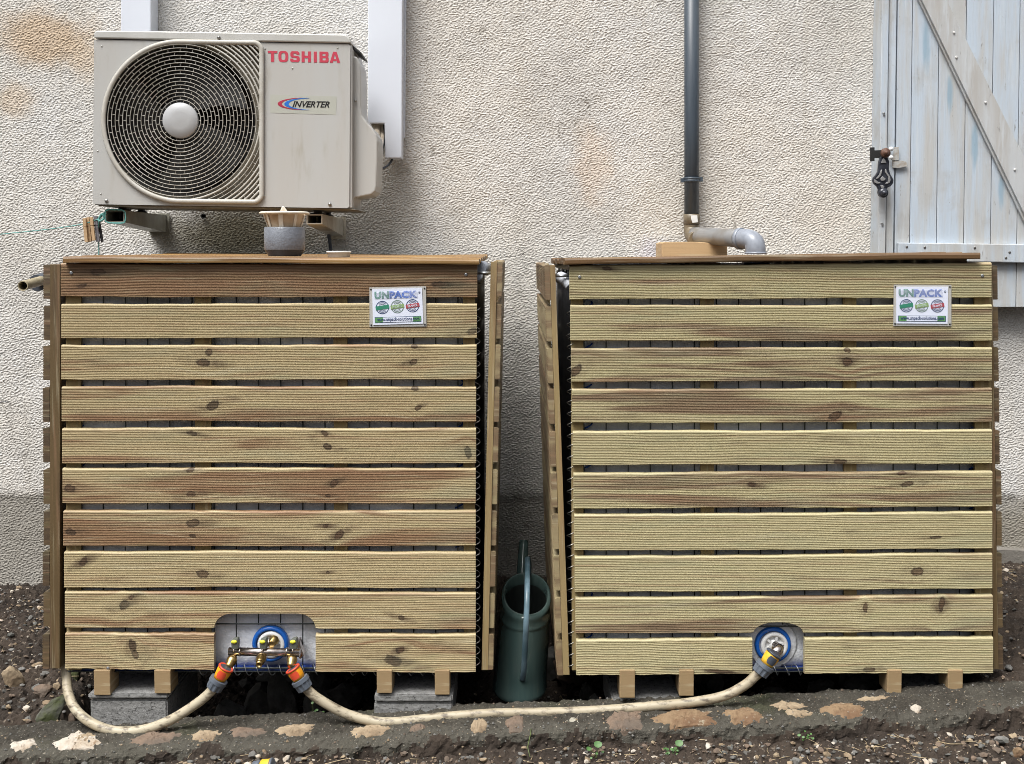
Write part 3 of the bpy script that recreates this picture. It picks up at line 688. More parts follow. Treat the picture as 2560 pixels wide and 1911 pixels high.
# ------------------------------------------------------------------ shutter
def shutter_mat(name, seed, streaks=(), ca=(.48,.555,.635), cb_=(.47,.475,.465)):
    m, nt, b = newmat(name); tc = N(nt, 'TexCoord').outputs['Object']
    cb = N(nt, 'VectorMath', operation='ADD'); L(nt, tc, cb.inputs[0]); cb.inputs[1].default_value = (seed, seed*.3, seed*.7); v = cb.outputs[0]
    a = noise(nt, v, 1, 5, .65, (16, 4, 1.3)); f = noise(nt, v, 1, 5, .7, (140, 10, 6)); s = noise(nt, v, 5, 5, .7)
    col = mix(nt, sstep(nt, a, .38, .62), ca, cb_)
    col = mix(nt, math_n(nt, 'MULTIPLY', sstep(nt, s, .50, .72), .6), col, (.38,.375,.36))
    wh = noise(nt, v, 1, 5, .7, (30, 10, 3)); col = mix(nt, math_n(nt, 'MULTIPLY', sstep(nt, wh, .52, .68), .6), col, (.57,.62,.66))
    pe = noise(nt, v, 1, 6, .75, (55, 10, 14)); col = mix(nt, math_n(nt, 'MULTIPLY', sstep(nt, pe, .63, .67), .7), col, (.20,.19,.18))
    col = mix(nt, math_n(nt, 'MULTIPLY', sstep(nt, f, .58, .74), .45), col, (.27,.27,.27))
    sp = N(nt, 'SeparateXYZ'); L(nt, tc, sp.inputs[0])
    for (sx, sz, rx, rz) in streaks:
        p = math_n(nt, 'DIVIDE', math_n(nt, 'SUBTRACT', sp.outputs[0], sx), rx); q = math_n(nt, 'DIVIDE', math_n(nt, 'SUBTRACT', sp.outputs[2], sz), rz)
        d = math_n(nt, 'ADD', math_n(nt, 'SQRT', math_n(nt, 'ADD', math_n(nt, 'MULTIPLY', p, p), math_n(nt, 'MULTIPLY', q, q))), math_n(nt, 'MULTIPLY', math_n(nt, 'SUBTRACT', noise(nt, v, 1, 4, .6, (60, 10, 9)), .5), 1.4))
        col = mix(nt, math_n(nt, 'MULTIPLY', math_n(nt, 'SUBTRACT', 1.0, sstep(nt, d, .3, 1.1)), .75), col, (.24,.37,.47))
    L(nt, col, b.inputs['Base Color']); b.inputs['Roughness'].default_value = .65
    bn = N(nt, 'Bump'); bn.inputs['Distance'].default_value = .0012; L(nt, f, bn.inputs['Height']); L(nt, bn.outputs[0], b.inputs['Normal'])
    return m
YS = 4.17
sh = thing('window_shutter', P(2400, 768, YS), 'weathered pale blue wooden plank shutter with a diagonal brace at the right', 'shutter')
def xseam(x0, x1, y): return x0 + (x1-x0)*y/620.0   # seams lean with the perspective of the view
seams = [(2244, 2236), (2282, 2274), (2349, 2341), (2417, 2409), (2485, 2476), (2551, 2542), (2620, 2610), (2690, 2678)]
streak = {1: [(.0, .24, .016, .10)], 2: [(-.008, .08, .014, .08)], 3: [(-.012, -.10, .016, .10)], 4: [(-.01, -.26, .014, .07)]}
for i in range(len(seams)-1):
    (a0, a1), (b0, b1) = seams[i], seams[i+1]; gp = .9
    pts = [(xseam(a0, a1, -200)+gp, -200), (xseam(b0, b1, -200)-gp, -200), (xseam(b0, b1, 768)-gp, 768), (xseam(a0, a1, 768)+gp, 768)]
    G().ppx(pts, YS, YS+.024).obj('plank', shutter_mat('shutter_plank', 1.7*i+.3, [q for q in streak.get(i, [])]), sh, .0012)
SB = shutter_mat('shutter_batten', 20.5); SC2 = shutter_mat('shutter_brace', 31.2, (), (.50,.52,.53), (.43,.42,.40))
G().ppx([(2246, 607), (2700, 613), (2700, 660), (2246, 652)], YS-.024, YS-.0005).obj('batten', SB, sh, .003)
G().ppx([(2175, -270), (2233, -270), (2640, 553), (2640, 700)], YS-.022, YS-.0005).obj('brace', SC2, sh, .002)
G().ppx([(2168, -270), (2174.5, -270), (2639, 701), (2632, 705)], YS-.012, YS-.0005).obj('brace_edge', SC2, sh, .001)
for px, py in ((2385, 81), (2464, 256), (2537, 424), (2267, 617.5), (2312, 619), (2437, 620), (2515, 645), (2524, 631), (2391, 143)):
    G().lathe([(.0045, 0), (.004, .0012), (.0015, .0008), (.0001, .0008)], P(px, py, YS-.0245), (0, -1, 0), 10, cap1=False).obj('nail', M['white'] if py < 600 else M['screw'], sh)
fr = thing('window_frame', P(2218, 640, YS), 'narrow weathered wooden frame post between wall and shutter', 'window frame')
FM = shutter_mat('frame_post', 43.0)
G().ppx([(xseam(2205, 2196, -200), -200), (xseam(2223, 2214, -200), -200), (2211, 800), (2193, 800)], 4.155, 4.25).obj('outer_post', FM, fr, .002)
G().ppx([(xseam(2224, 2215, -200), -200), (xseam(2242, 2233, -200), -200), (2231, 800), (2212, 800)], 4.165, 4.25).obj('inner_post', shutter_mat('frame_post_inner', 52.0), fr, .002)
for px, py in ((2209, 285), (2205, 561)):
    G().tube([P(px-3, py-2, 4.153), P(px+2, py-3, 4.152), P(px+3, py+3, 4.152), P(px-1, py+4, 4.153)], .0016, 6).obj('hook_eye', M['screw'], fr)
# shutter catch
ct = thing('shutter_catch', P(2209, 383, 4.14), 'black cast iron shutter catch with a worn ornamental lever hanging from its pivot', 'shutter catch')
sx = lambda a, b: (2150 + a/11.013, 350 + b/11.013)
G().ppx([sx(285, 205), sx(405, 205), sx(405, 290), sx(600, 278), sx(600, 492), sx(405, 500), sx(405, 580), sx(285, 580)], 4.13, 4.138).obj('wall_plate', M['black'], ct, .001)
M['iron'] = pm('cast_iron', (.02,.022,.03), .3, .2, c2=(.05,.055,.07), sc=60)
M['worn'] = pm('worn_metal', (.42,.42,.42), .35, .5)
M['rust'] = pm('rust', (.13,.06,.035), .6, c2=(.07,.035,.025), sc=120)
lev = [(560,480),(515,600),(500,800),(490,870),(440,960),(365,1040),(345,1130),(375,1210),(470,1290),(505,1370),(490,1450),(520,1540),(590,1590),(690,1590),(755,1530),(775,1450),(745,1370),(740,1330),(860,1270),(920,1190),(930,1110),(890,1020),(850,960),(820,880),(800,800),(812,600),(770,480),(700,440),(620,440)]
G().ppx([sx(*q) for q in lev], 4.112, 4.124).obj('lever', M['iron'], ct, .003)
for q in ([(655,500),(610,560),(580,640),(730,640),(700,560)], [(610,810),(560,860),(530,960),(440,1070),(500,1070),(580,980),(612,860)], [(690,815),(690,890),(780,1020),(780,1100),(760,1160),(690,1200),(740,1222),(820,1180),(848,1110),(830,1020),(740,880),(725,815)], [(620,1000),(560,1075),(590,1130),(660,1130),(715,1075)], [(560,1260),(590,1330),(650,1330),(675,1280),(620,1245)], [(385,1090),(400,1170),(470,1210),(560,1200),(560,1160),(500,1160),(430,1100)]):
    G().ppx([sx(*p) for p in q], 4.1085, 4.1115).obj('ornament', M['worn'], ct, .001)
G().lathe([(.0165, 0), (.0165, .008), (.012, .012), (.0085, .012), (.0085, .017), (.004, .021), (.0001, .022)], P(*sx(690, 365), 4.112), (0, -1, 0), 24, cap1=False).obj('pivot', M['rust'], ct)
G().lathe([(.0165, 0), (.0165, .006), (.0145, .010), (.0105, .010), (.0105, .013), (.006, .019), (.0001, .021)], P(*sx(635, 1465), 4.112), (0, -1, 0), 24, cap1=False).obj('knob', M['iron'], ct)
hg = G().ppx([sx(890, 590), sx(1080, 565), sx(1210, 580), sx(1275, 600), sx(1315, 680), sx(1300, 750), sx(1240, 740), sx(1150, 765), sx(1060, 780), sx(900, 770)], 4.158, 4.163).obj('hinge', M['hinge'], sh, .001, 'small white painted hinge plate beside the catch')
G().ppx([sx(950, 200), sx(1070, 200), sx(1080, 560), sx(890, 575), sx(930, 330)], 4.156, 4.163).obj('flap', M['hinge'], hg, .001)
G().lathe([(.0075, 0), (.0075, .004), (.005, .007), (.0001, .008)], P(*sx(855, 490), 4.15), (0, -1, 0), 16, cap1=False).obj('washer', M['white'], hg)
G().lathe([(.008, 0), (.008, .004), (.004, .007), (.0001, .008)], P(*sx(850, 255), 4.15), (0, -1, 0), 16, cap1=False).obj('washer', M['white'], hg)
# ------------------------------------------------------------------ grooved boards
def board(name, BL_, BR_, TL_, TR_, nrm, thick, mat, parent, ng=19, cols=70, seed=0, clip=None, wob=.0008, us=None, gdep=.0016, label=None):
    """decking board; corners seen from outside, grooves run along its length"""
    r = random.Random(seed); nrm = Vector(nrm)
    prof = [(0.0, thick), (0.0, .003), (.02, 0)]
    g0, g1 = .035, .945; pt = (g1-g0)/ng
    for i in range(ng):
        s = g0 + i*pt; prof += [(s+pt*.05, 0), (s+pt*.17, gdep), (s+pt*.50, gdep), (s+pt*.62, 0)]
    prof += [(.962, 0), (.988, .002), (1.0, .006), (1.0, thick)]
    if us is None: us = [i/cols for i in range(cols+1)]
    ph = [r.uniform(0, 6.28) for _ in range(6)]; fr = [r.uniform(3, 9), r.uniform(9, 20), r.uniform(22, 45)]
    vs = []; n = len(prof)
    for u in us:
        a = Vector(BL_).lerp(Vector(BR_), u); b = Vector(TL_).lerp(Vector(TR_), u); up = (b-a).normalized()
        wv = wob*(math.sin(fr[0]*u+ph[0]) + .6*math.sin(fr[1]*u+ph[1]) + .35*math.sin(fr[2]*u+ph[2]))
        wt = wob*.6*(math.sin(fr[1]*u+ph[3]) + .8*math.sin(fr[2]*1.7*u+ph[4]) + r.uniform(-.5, .5))
        zl = clip(u) if clip else None
        for s, dp in prof:
            p = a.lerp(b, s) + up*(wv + (wt if s > .95 or s < .03 else 0)) - nrm*dp
            if zl is not None and p.z < zl: p.z = zl
            vs.append(p)
    fs = []
    m = len(us)
    for i in range(m-1):
        for j in range(n-1): fs.append((i*n+j, (i+1)*n+j, (i+1)*n+j+1, i*n+j+1))
        fs.append((i*n+n-1, (i+1)*n+n-1, (i+1)*n, i*n))
    fs.append(tuple(range(n))); fs.append(tuple((m-1)*n+j for j in range(n-1, -1, -1)))
    o = mesh_obj(name, vs, fs, mat, parent)
    if label: o['label'] = label
    return o
YF = 3.0
def knots_local(kn, corners):
    c = (Vector(corners[0]) + Vector(corners[1]) + Vector(corners[2]) + Vector(corners[3]))/4; out = []
    for (a, b, ra, rb) in kn:
        q = P(a, b, YF); out.append((q.x-c.x, q.z-c.z, S(ra, YF), S(rb, YF)))
    return out
def arch(x0, x1, ytop, ylow, rad):
    """world z below which the board is cut away, as a function of world x"""
    def f(x):
        px = 1280 + x/ (P(1281, ytop, YF).x - P(1280, ytop, YF).x)
        if px < x0 or px > x1: return -9
        dd = min(px-x0, x1-px)
        y = ytop if dd > rad else ytop + (ylow-ytop)*(1-math.sqrt(max(0, 1-((rad-dd)/rad)**2)))
        return P(px, y, YF).z
    return f
TANK = {}
def tank(key, label, rows, cut, edges):
    t = thing('water_tank', P(edges['cx'], 1690, 3.5), label, 'water tank'); TANK[key] = t
    # battens of the front panel carry the boards
    g = G()
    for (a, b) in edges['battens']: g.ppx([(a, 664), (b, 664), (b+1, 1676), (a+3, 1676)], YF+.0165, YF+.027)
    if cut[0] == 'L':
        pass
    fp = g.obj('front_panel', wood('batten_'+key, .3, (), 'Z', (.26,.20,.09), (.17,.115,.05), 9.1, dark=.15), t)
    for i, (xl, yl0, yl1, xr, yr0, yr1, tone, kn) in enumerate(rows):
        def mk(xa, ya0, ya1, xb, yb0, yb1, us=None, clip=None, sd=0):
            cs = [P(xa, ya1, YF), P(xb, yb1, YF), P(xa, ya0, YF), P(xb, yb0, YF)]
            k2 = [q for q in kn if xa-20 < q[0] < xb+20]
            mt = wood('board_%s' % key, tone, knots_local(k2, cs), 'X', *(((.46,.375,.215), (.27,.165,.09)) if key == 'left' else ((.475,.42,.245), (.235,.165,.10))), seed=1.3*i + (7 if key == 'right' else 0) + sd, green=.16)
            return board('board', cs[0], cs[1], cs[2], cs[3], (0, -1, 0), .016, mt, fp, seed=i*13+len(key)+int(sd*10), us=us, clip=clip)
        if i == 8:
            x0, x1, yt, yl, rad = cut[1:6]; f = arch(x0, x1, yt, yl, rad)
            us = sorted(set([k/50 for k in range(51)] + [(q-xl)/(xr-xl) for q in ([x0-.3, x0+.01] + [x0+rad*(k/14)**1.6 for k in range(1, 15)] + [x1-rad*(k/14)**1.6 for k in range(14, 0, -1)] + [x1-.01, x1+.3])]))
            A, B = P(xl, yl1, YF).x, P(xr, yr1, YF).x
            mk(xl, yl0, yl1, xr, yr0, yr1, us, lambda u: f(A+(B-A)*u))
        elif i == 9:
            g0, g1 = cut[6], cut[7]; lp = lambda x, a, b: a + (b-a)*(x-xl)/(xr-xl)
            mk(xl, yl0, yl1, g0, lp(g0, yl0, yr0), lp(g0, yl1, yr1))
            mk(g1, lp(g1, yl0, yr0), lp(g1, yl1, yr1), xr, yr0, yr1, sd=.5)
        else: mk(xl, yl0, yl1, xr, yr0, yr1)
    # welded mesh cage
    x0, x1 = edges['cage']; g = G()
    yc = YF+.030
    xx = edges['w0']
    while xx < x1:
        low = 1562 if abs(xx-edges['fx']) < 46 else 1676
        g.tube([P(xx, 668, yc), P(xx, low, yc)], .0016, 5); xx += edges['wp']
    for yy in [672] + [700+102.4*k for k in range(8)] + [edges['hw'], 1671]:
        g.tube([P(x0, yy, yc-.003), P(x1, yy, yc-.003)], .0018 if yy < 1660 else .0024, 6)
    for yy in [672 + 111*k for k in range(10)]:
        for xe in (x0, x1):
            p = P(xe, yy, yc); g.tube([p, (p.x, 4.09, p.z)], .0018, 5)
    for k in range(1, 11):
        for xe in (x0, x1):
            p, q = P(xe, 672, yc), P(xe, 1671, yc); g.tube([(p.x, yc+.1*k, p.z), (q.x, yc+.1*k, q.z)], .0016, 5)
    g.tube([P(x0, 1679, yc), P(x1, 1679, yc)], .0022, 6)
    g.obj('cage', M['wire_dark'], t)
    G().tube(helix(P(edges['spx'], 770, yc-.004), P(edges['spx'], 1672, yc-.004), .0105, .0283, 12), .0011, 5).obj('corner_spiral', M['screw'], t)
    for a, b in edges['bsp']:
        G().tube(helix(P(a, 1675, yc-.004), P(b, 1675, yc-.004), .0135, .0295, 12), .0013, 5).obj('bottom_spiral', M['wire'], t)
    # bladder: soft grey bag
    a, b = P(x0+6, 1676, yc+.012), P(x1-6, 664, yc+.012)
    nx, nz = 150, 140; xs_ = np.linspace(a.x, b.x, nx); zs_ = np.linspace(a.z, b.z, nz); XX, ZZ = np.meshgrid(xs_, zs_)
    wr = fbm(XX.shape, .007, .007, .35, 21+len(key), 2.3); rr = 1-np.abs(fbm(XX.shape, .007, .007, .25, 33+len(key), 2.0))
    eu = np.minimum((XX-a.x), (b.x-XX)); ez = np.minimum(ZZ-a.z, b.z-ZZ); ed = np.clip(np.minimum(eu, ez)/.06, 0, 1)
    YY = yc+.009 + .035*(1-np.sqrt(1-(1-ed)**2)) + .004*wr - .003*np.clip(rr, 0, 1)
    vv = np.stack([XX.ravel(), YY.ravel(), ZZ.ravel()], 1); ff = grid_faces(nz, nx).tolist()
    # close it behind with a box-like back so that it is a body, not a sheet
    nb = len(vv); bk = np.array([(a.x, 4.08, a.z), (b.x, 4.08, a.z), (b.x, 4.08, b.z), (a.x, 4.08, b.z)])
    vv = np.vstack([vv, bk]); c4 = [0, nx-1, nx*nz-1, nx*(nz-1)]
    ff += [[c4[0], nb, nb+1, c4[1]], [c4[1], nb+1, nb+2, c4[2]], [c4[2], nb+2, nb+3, c4[3]], [c4[3], nb+3, nb, c4[0]], [nb, nb+3, nb+2, nb+1]]
    mesh_obj('bladder', vv, ff, M['bladder'], t, smooth=True)
    # black ribbed liner on both flanks
    for sgn, xe in ((-1, x0), (1, x1)):
        p, q = P(xe+sgn*2.5, 690, yc), P(xe+sgn*2.5, 1668, yc); vs = []; ny = 180
        for i in range(ny+1):
            y = yc+.006 + (4.09-yc)*i/ny; w_ = .0022*math.sin(i*1.05)
            vs += [(p.x+w_, y, p.z), (q.x+w_, y, q.z), (p.x+w_-sgn*.003, y, p.z), (q.x+w_-sgn*.003, y, q.z)]
        fs = []
        for i in range(ny): fs += [(4*i, 4*i+1, 4*i+5, 4*i+4), (4*i+2, 4*i+6, 4*i+7, 4*i+3)]
        mesh_obj('liner', vs, fs, M['liner'], t)
        G().tube(helix(P(xe-sgn*36, 690, yc+.012), P(xe-sgn*36, 1660, yc+.012), .011, .034, 8), .0022, 5).obj('blue_cord', M['blue_c'], t)
    G().ppx([(x0+10, 1670), (x1-10, 1672), (x1-10, 1682), (x0+10, 1680)], yc+.002, 4.05).obj('base_sheet', M['navy'], t, .002)
    return t, yc
def side_panel(t, bt0, bt1, bb0, bb1, ot, ob, ytop, ybot, n_out, key, tone=.45, dark=.25):
    """bt/bb: batten px x-range at its top and bottom; ot/ob: outer face px x at top and bottom"""
    g = G(); Yb0 = YF+.018
    A, B, C_, D = P(bt0, ytop, Yb0), P(bt1, ytop, Yb0), P(bb1, ybot, Yb0), P(bb0, ybot, Yb0)
    for k, yy in enumerate((Yb0, 3.55, 3.98)):
        g.prism([(A.x, A.z), (B.x, B.z), (C_.x, C_.z), (D.x, D.z)], yy, yy+.05)
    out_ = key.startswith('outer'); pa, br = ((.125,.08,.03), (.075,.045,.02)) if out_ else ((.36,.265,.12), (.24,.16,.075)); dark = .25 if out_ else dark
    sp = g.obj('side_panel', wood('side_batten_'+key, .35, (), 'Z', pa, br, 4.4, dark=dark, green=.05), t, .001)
    rr = random.Random(len(key)); npitch = (ybot-ytop+17)/10
    for i in range(10):
        y0 = ytop + i*npitch + rr.uniform(-2, 2); y1 = y0 + npitch - 17
        f0 = (y0-ytop)/(ybot-ytop); f1 = (y1-ytop)/(ybot-ytop)
        Yo = Yb0 + rr.uniform(-.001, .006)
        xo0 = P(ot+(ob-ot)*f0, y0, Yb0); xo1 = P(ot+(ob-ot)*f1, y1, Yb0)
        xi0 = P((bt0 if n_out < 0 else bt1) + ((bb0 if n_out < 0 else bb1)-(bt0 if n_out < 0 else bt1))*f0, y0, Yb0)
        th_ = abs(xo0.x-xi0.x)-.0006; L_ = 1.06
        if n_out < 0: c4 = [(xo1.x, Yo+L_, xo1.z), (xo1.x, Yo, xo1.z), (xo0.x, Yo+L_, xo0.z), (xo0.x, Yo, xo0.z)]
        else: c4 = [(xo1.x, Yo, xo1.z), (xo1.x, Yo+L_, xo1.z), (xo0.x, Yo, xo0.z), (xo0.x, Yo+L_, xo0.z)]
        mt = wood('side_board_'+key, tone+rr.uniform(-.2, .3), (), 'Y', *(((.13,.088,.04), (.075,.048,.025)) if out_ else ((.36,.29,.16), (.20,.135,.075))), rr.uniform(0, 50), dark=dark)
        board('board', *c4, (n_out, 0, 0), th_, mt, sp, ng=18, cols=24, seed=i+len(key)*7)
    return sp
LROWS = [ # x left, top, bottom; x right, top, bottom; brown share; knots
 (152, 660, 743, 1193, 660, 743, .85, [(246, 681, 16, 7), (205, 716, 10, 6), (1105, 712, 26, 9)]),
 (153, 760, 846, 1192, 759, 845, .15, [(1180, 828, 14, 9)]),
 (153, 863, 950, 1191, 863, 950, .2, [(522, 881, 12, 9), (508, 907, 16, 11), (1036, 867, 10, 6), (1034, 905, 9, 7)]),
 (154, 967, 1054, 1190, 967, 1054, .4, [(533, 1014, 16, 11), (1038, 972, 9, 6), (1046, 1020, 8, 6)]),
 (155, 1071, 1159, 1190, 1071, 1159, .35, [(480, 1084, 12, 5), (812, 1084, 9, 6), (818, 1117, 10, 8), (1170, 1132, 9, 16)]),
 (156, 1171, 1259, 1189, 1171, 1259, .45, [(174, 1221, 16, 10), (478, 1236, 13, 7), (476, 1176, 10, 5), (836, 1208, 12, 8), (820, 1240, 9, 5)]),
 (158, 1278, 1366, 1189, 1278, 1366, .55, [(482, 1308, 18, 9), (482, 1340, 10, 4), (815, 1316, 8, 6), (848, 1338, 11, 10), (176, 1330, 12, 7)]),
 (160, 1379, 1469, 1189, 1381, 1471, .08, [(209, 1405, 13, 12), (507, 1435, 16, 10), (820, 1431, 5, 4)]),
 (162, 1480, 1571, 1189, 1482, 1574, .3, [(329, 1493, 8, 7), (311, 1512, 15, 11), (1003, 1545, 10, 7)]),
 (163, 1583, 1673, 1189, 1587, 1684, .3, [(332, 1615, 10, 14), (338, 1636, 9, 12), (1000, 1626, 10, 9), (982, 1652, 20, 12)])]
RROWS = [
 (1424, 663, 748, 2479, 657, 745, .15, [(1517, 672, 14, 5)]),
 (1426, 764, 853, 2480, 762, 853, .3, []),
 (1428, 872, 956, 2480, 868, 952, .45, [(1440, 926, 14, 12), (2118, 904, 14, 11), (2118, 876, 10, 6)]),
 (1430, 974, 1058, 2480, 970, 1055, .5, [(2088, 1040, 17, 10)]),
 (1432, 1079, 1164, 2480, 1075, 1160, .0, [(2100, 1155, 20, 7)]),
 (1434, 1184, 1273, 2481, 1178, 1267, .4, [(1878, 1212, 12, 7), (2268, 1211, 17, 7), (2256, 1184, 10, 5)]),
 (1436, 1287, 1377, 2481, 1280, 1373, .0, [(2340, 1345, 14, 4)]),
 (1437, 1393, 1482, 2481, 1384, 1473, .1, [(2292, 1430, 15, 10)]),
 (1439, 1496, 1585, 2482, 1489, 1580, .35, [(2163, 1522, 7, 12), (2354, 1512, 9, 16)]),
 (1441, 1600, 1689, 2483, 1593, 1684, .0, [(2172, 1675, 20, 6), (1800, 1680, 34, 5)])]
tl, YC = tank('left', 'slatted wood clad water tank under the outdoor unit, with a tap bar at its foot', LROWS,
    ('L', 535, 788, 1534, 1571, 46, 535, 789), dict(fx=678, cx=670, battens=((164, 202), (486, 527), (833, 868), (1157, 1187)), cage=(170, 1184), w0=203, wp=55.4, hw=1560, spx=1190, bsp=((496, 796), (870, 1100))))
trr, YC = tank('right', 'slatted wood clad water tank below the shutter, fed by the grey drain pipe', RROWS,
    ('R', 1884, 2008, 1556, 1583, 58, 1881, 2012), dict(fx=1930, cx=1950, battens=((1427, 1458), (1750, 1785), (2108, 2141), (2436, 2478)), cage=(1434, 2470), w0=1460, wp=55.2, hw=1566, spx=1428, bsp=((1930, 2026),)))
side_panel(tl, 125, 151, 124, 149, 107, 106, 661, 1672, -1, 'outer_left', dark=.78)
side_panel(tl, 1227, 1243, 1204, 1220, 1257, 1233, 655, 1676, 1, 'inner_left', dark=.22)
side_panel(trr, 1375, 1388, 1408, 1424, 1360, 1393, 663, 1688, -1, 'inner_right', dark=.22)
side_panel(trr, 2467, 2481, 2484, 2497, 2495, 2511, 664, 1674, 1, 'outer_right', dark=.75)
# rods that hold the side panels off
for (a, b, py, Y, par) in ((1190, 1232, 683, 3.05, tl), (1205, 1236, 662, 3.75, tl), (1385, 1428, 690, 3.05, trr)):
    p, q = P(a, py, Y), P(b, py, Y)
    G().tube([p, q], .0042, 10).obj('spacer_rod', M['steel'], par)
G().tube([P(1196, 672, 3.12), P(1206, 671, 3.25), P(1212, 672, 3.4)], .020, 16).tube([P(1194, 690, 3.07), P(1196, 700, 3.09)], .013, 12).obj('inlet_sleeve', M['pipe3'], tl)
G().tube(spline([P(1400, 694, 3.09), P(1416, 702, 3.07), P(1428, 716, 3.06)]), .016, 12).obj('inlet_sleeve', M['duct'], trr)
# lids
def lid(t, f, Y0, back, key, tone, dark, nb=9, th_=.018, over=()):
    """f: px front top-left, top-right, bottom-right, bottom-left"""
    a, b, c, d_ = [P(*q, Y0) for q in f]; dep = 1.10; w_ = dep/nb; par = None
    g = G()
    for (fx) in (.04, .35, .66, .95):
        x = a.x+(b.x-a.x)*fx; z = d_.z+(c.z-d_.z)*fx
        g.add([(x-.03, Y0+.03, z-.014), (x+.03, Y0+.03, z-.014), (x+.03, Y0+dep, z-.014+back), (x-.03, Y0+dep, z-.014+back), (x-.03, Y0+.03, z-.0005), (x+.03, Y0+.03, z-.0005), (x+.03, Y0+dep, z-.0005+back), (x-.03, Y0+dep, z-.0005+back)],
              [(0,3,2,1),(4,5,6,7),(0,1,5,4),(1,2,6,5),(2,3,7,6),(3,0,4,7)])
    ld = g.obj('lid', wood('lid_batten_'+key, .5, (), 'Y', seed=2.2, dark=dark), t)
    rr = random.Random(5)
    for i in range(nb):
        y0, y1 = Y0+i*w_, Y0+(i+1)*w_-.006; z0, z1 = back*i/nb, back*(i+.95)/nb; e0 = rr.uniform(-.004, .004) if i else 0
        ncol = 60; vs = []
        for k in range(ncol+1):
            u = k/ncol; top = a.lerp(b, u); bot = d_.lerp(c, u); x = top.x + (e0 if k in (0, ncol) else 0); wv = .0012*math.sin(5*u+i)+.0007*math.sin(17*u+2*i)
            for (yy, zz) in ((y0+.001, bot.z+z0), (y0, bot.z+z0+.003), (y0, top.z+z0-.005), (y0+.0015, top.z+z0-.002), (y0+.005, top.z+z0), (y1-.003, top.z+z1), (y1, top.z+z1-.003), (y1, bot.z+z1)):
                vs.append((x, yy + (wv*.5 if yy < y0+.01 else 0), zz+wv))
        m = 8; fs = [(k*m+j, (k+1)*m+j, (k+1)*m+(j+1) % m, k*m+(j+1) % m) for k in range(ncol) for j in range(m)]
        fs += [tuple(range(m)), tuple(ncol*m+j for j in range(m-1, -1, -1))]
        mesh_obj('board', vs, fs, wood('lid_board_'+key, tone+rr.uniform(-.1, .1), (), 'X', (.36,.205,.065), (.19,.095,.03), seed=3.3*i+len(key), dark=dark, green=.05, rough=.5), ld)
    return ld
lid(tl, [(157, 642), (1197, 647), (1195, 660), (157, 658)], 2.982, .010, 'left', .5, .25)
lid(trr, [(1412, 646.5), (2451, 630), (2452, 646), (1412, 662)], 2.985, -.004, 'right', .75, .5)
G().lathe([(.034, -.02), (.034, .0)], P(1892, 657, 3.2), (0, 0, 1), 28).obj('inlet_cap', M['blue_p'], trr)
# screws
for (px, py, t) in ((1165, 687, tl), (2456, 690, trr), (1449, 693, trr), (178, 683, tl), (270, 1671, tl)):
    G().lathe([(.0042, 0), (.0038, .0012), (.0015, .0006), (.0001, .0006)], P(px, py, YF-.0005), (0, -1, 0), 10, cap1=False).obj('screw', M['steel'], t)
# flanges with blue rings
def flange(cx, cy, t, yc):
    c = P(cx, cy, yc+.010)
    G().lathe([(S(46, 3.06), 0), (S(46, 3.06), -.010), (S(44, 3.06), -.016), (S(37, 3.06), -.018), (S(35, 3.06), -.012), (S(35, 3.06), .0)][::-1], c, (0, 1, 0), 56, cap0=False, cap1=False).obj('valve_ring', M['blue_p'], t)
    c2 = c + Vector((S(3, 3.06), 0, -S(1, 3.06)))
    g = G().lathe([(S(34.5, 3.06), .0), (S(34.5, 3.06), -.016), (S(31, 3.06), -.020), (S(24, 3.06), -.019), (S(23, 3.06), -.012), (S(15, 3.06), -.012), (S(14, 3.06), -.018), (.0001, -.018)], c2, (0, 1, 0), 56, cap0=False, cap1=False)
    for k in range(6):
        a = 2*math.pi*k/6+.3; ca, sa = math.cos(a), math.sin(a); r0, r1, hw = S(14, 3.06), S(24, 3.06), S(3.2, 3.06)
        q = [(c2.x+r0*ca-hw*sa, c2.z+r0*sa+hw*ca), (c2.x+r1*ca-hw*sa, c2.z+r1*sa+hw*ca), (c2.x+r1*ca+hw*sa, c2.z+r1*sa-hw*ca), (c2.x+r0*ca+hw*sa, c2.z+r0*sa-hw*ca)]
        g.prism(q, c2.y-.019, c2.y-.010)
    g.obj('valve_cap', M['cap_w'], t)
    return c2
flange(678, 1607, tl, YC); c_r = flange(1930, 1609, trr, YC)
G().lathe([(S(62, 3.08), .002), (S(62, 3.08), -.004), (S(58, 3.08), -.006), (.01, -.006)][::-1], P(1930, 1608, YC+.010), (0, 1, 0), 48, cap0=False).obj('valve_skirt', M['bladder'], trr)

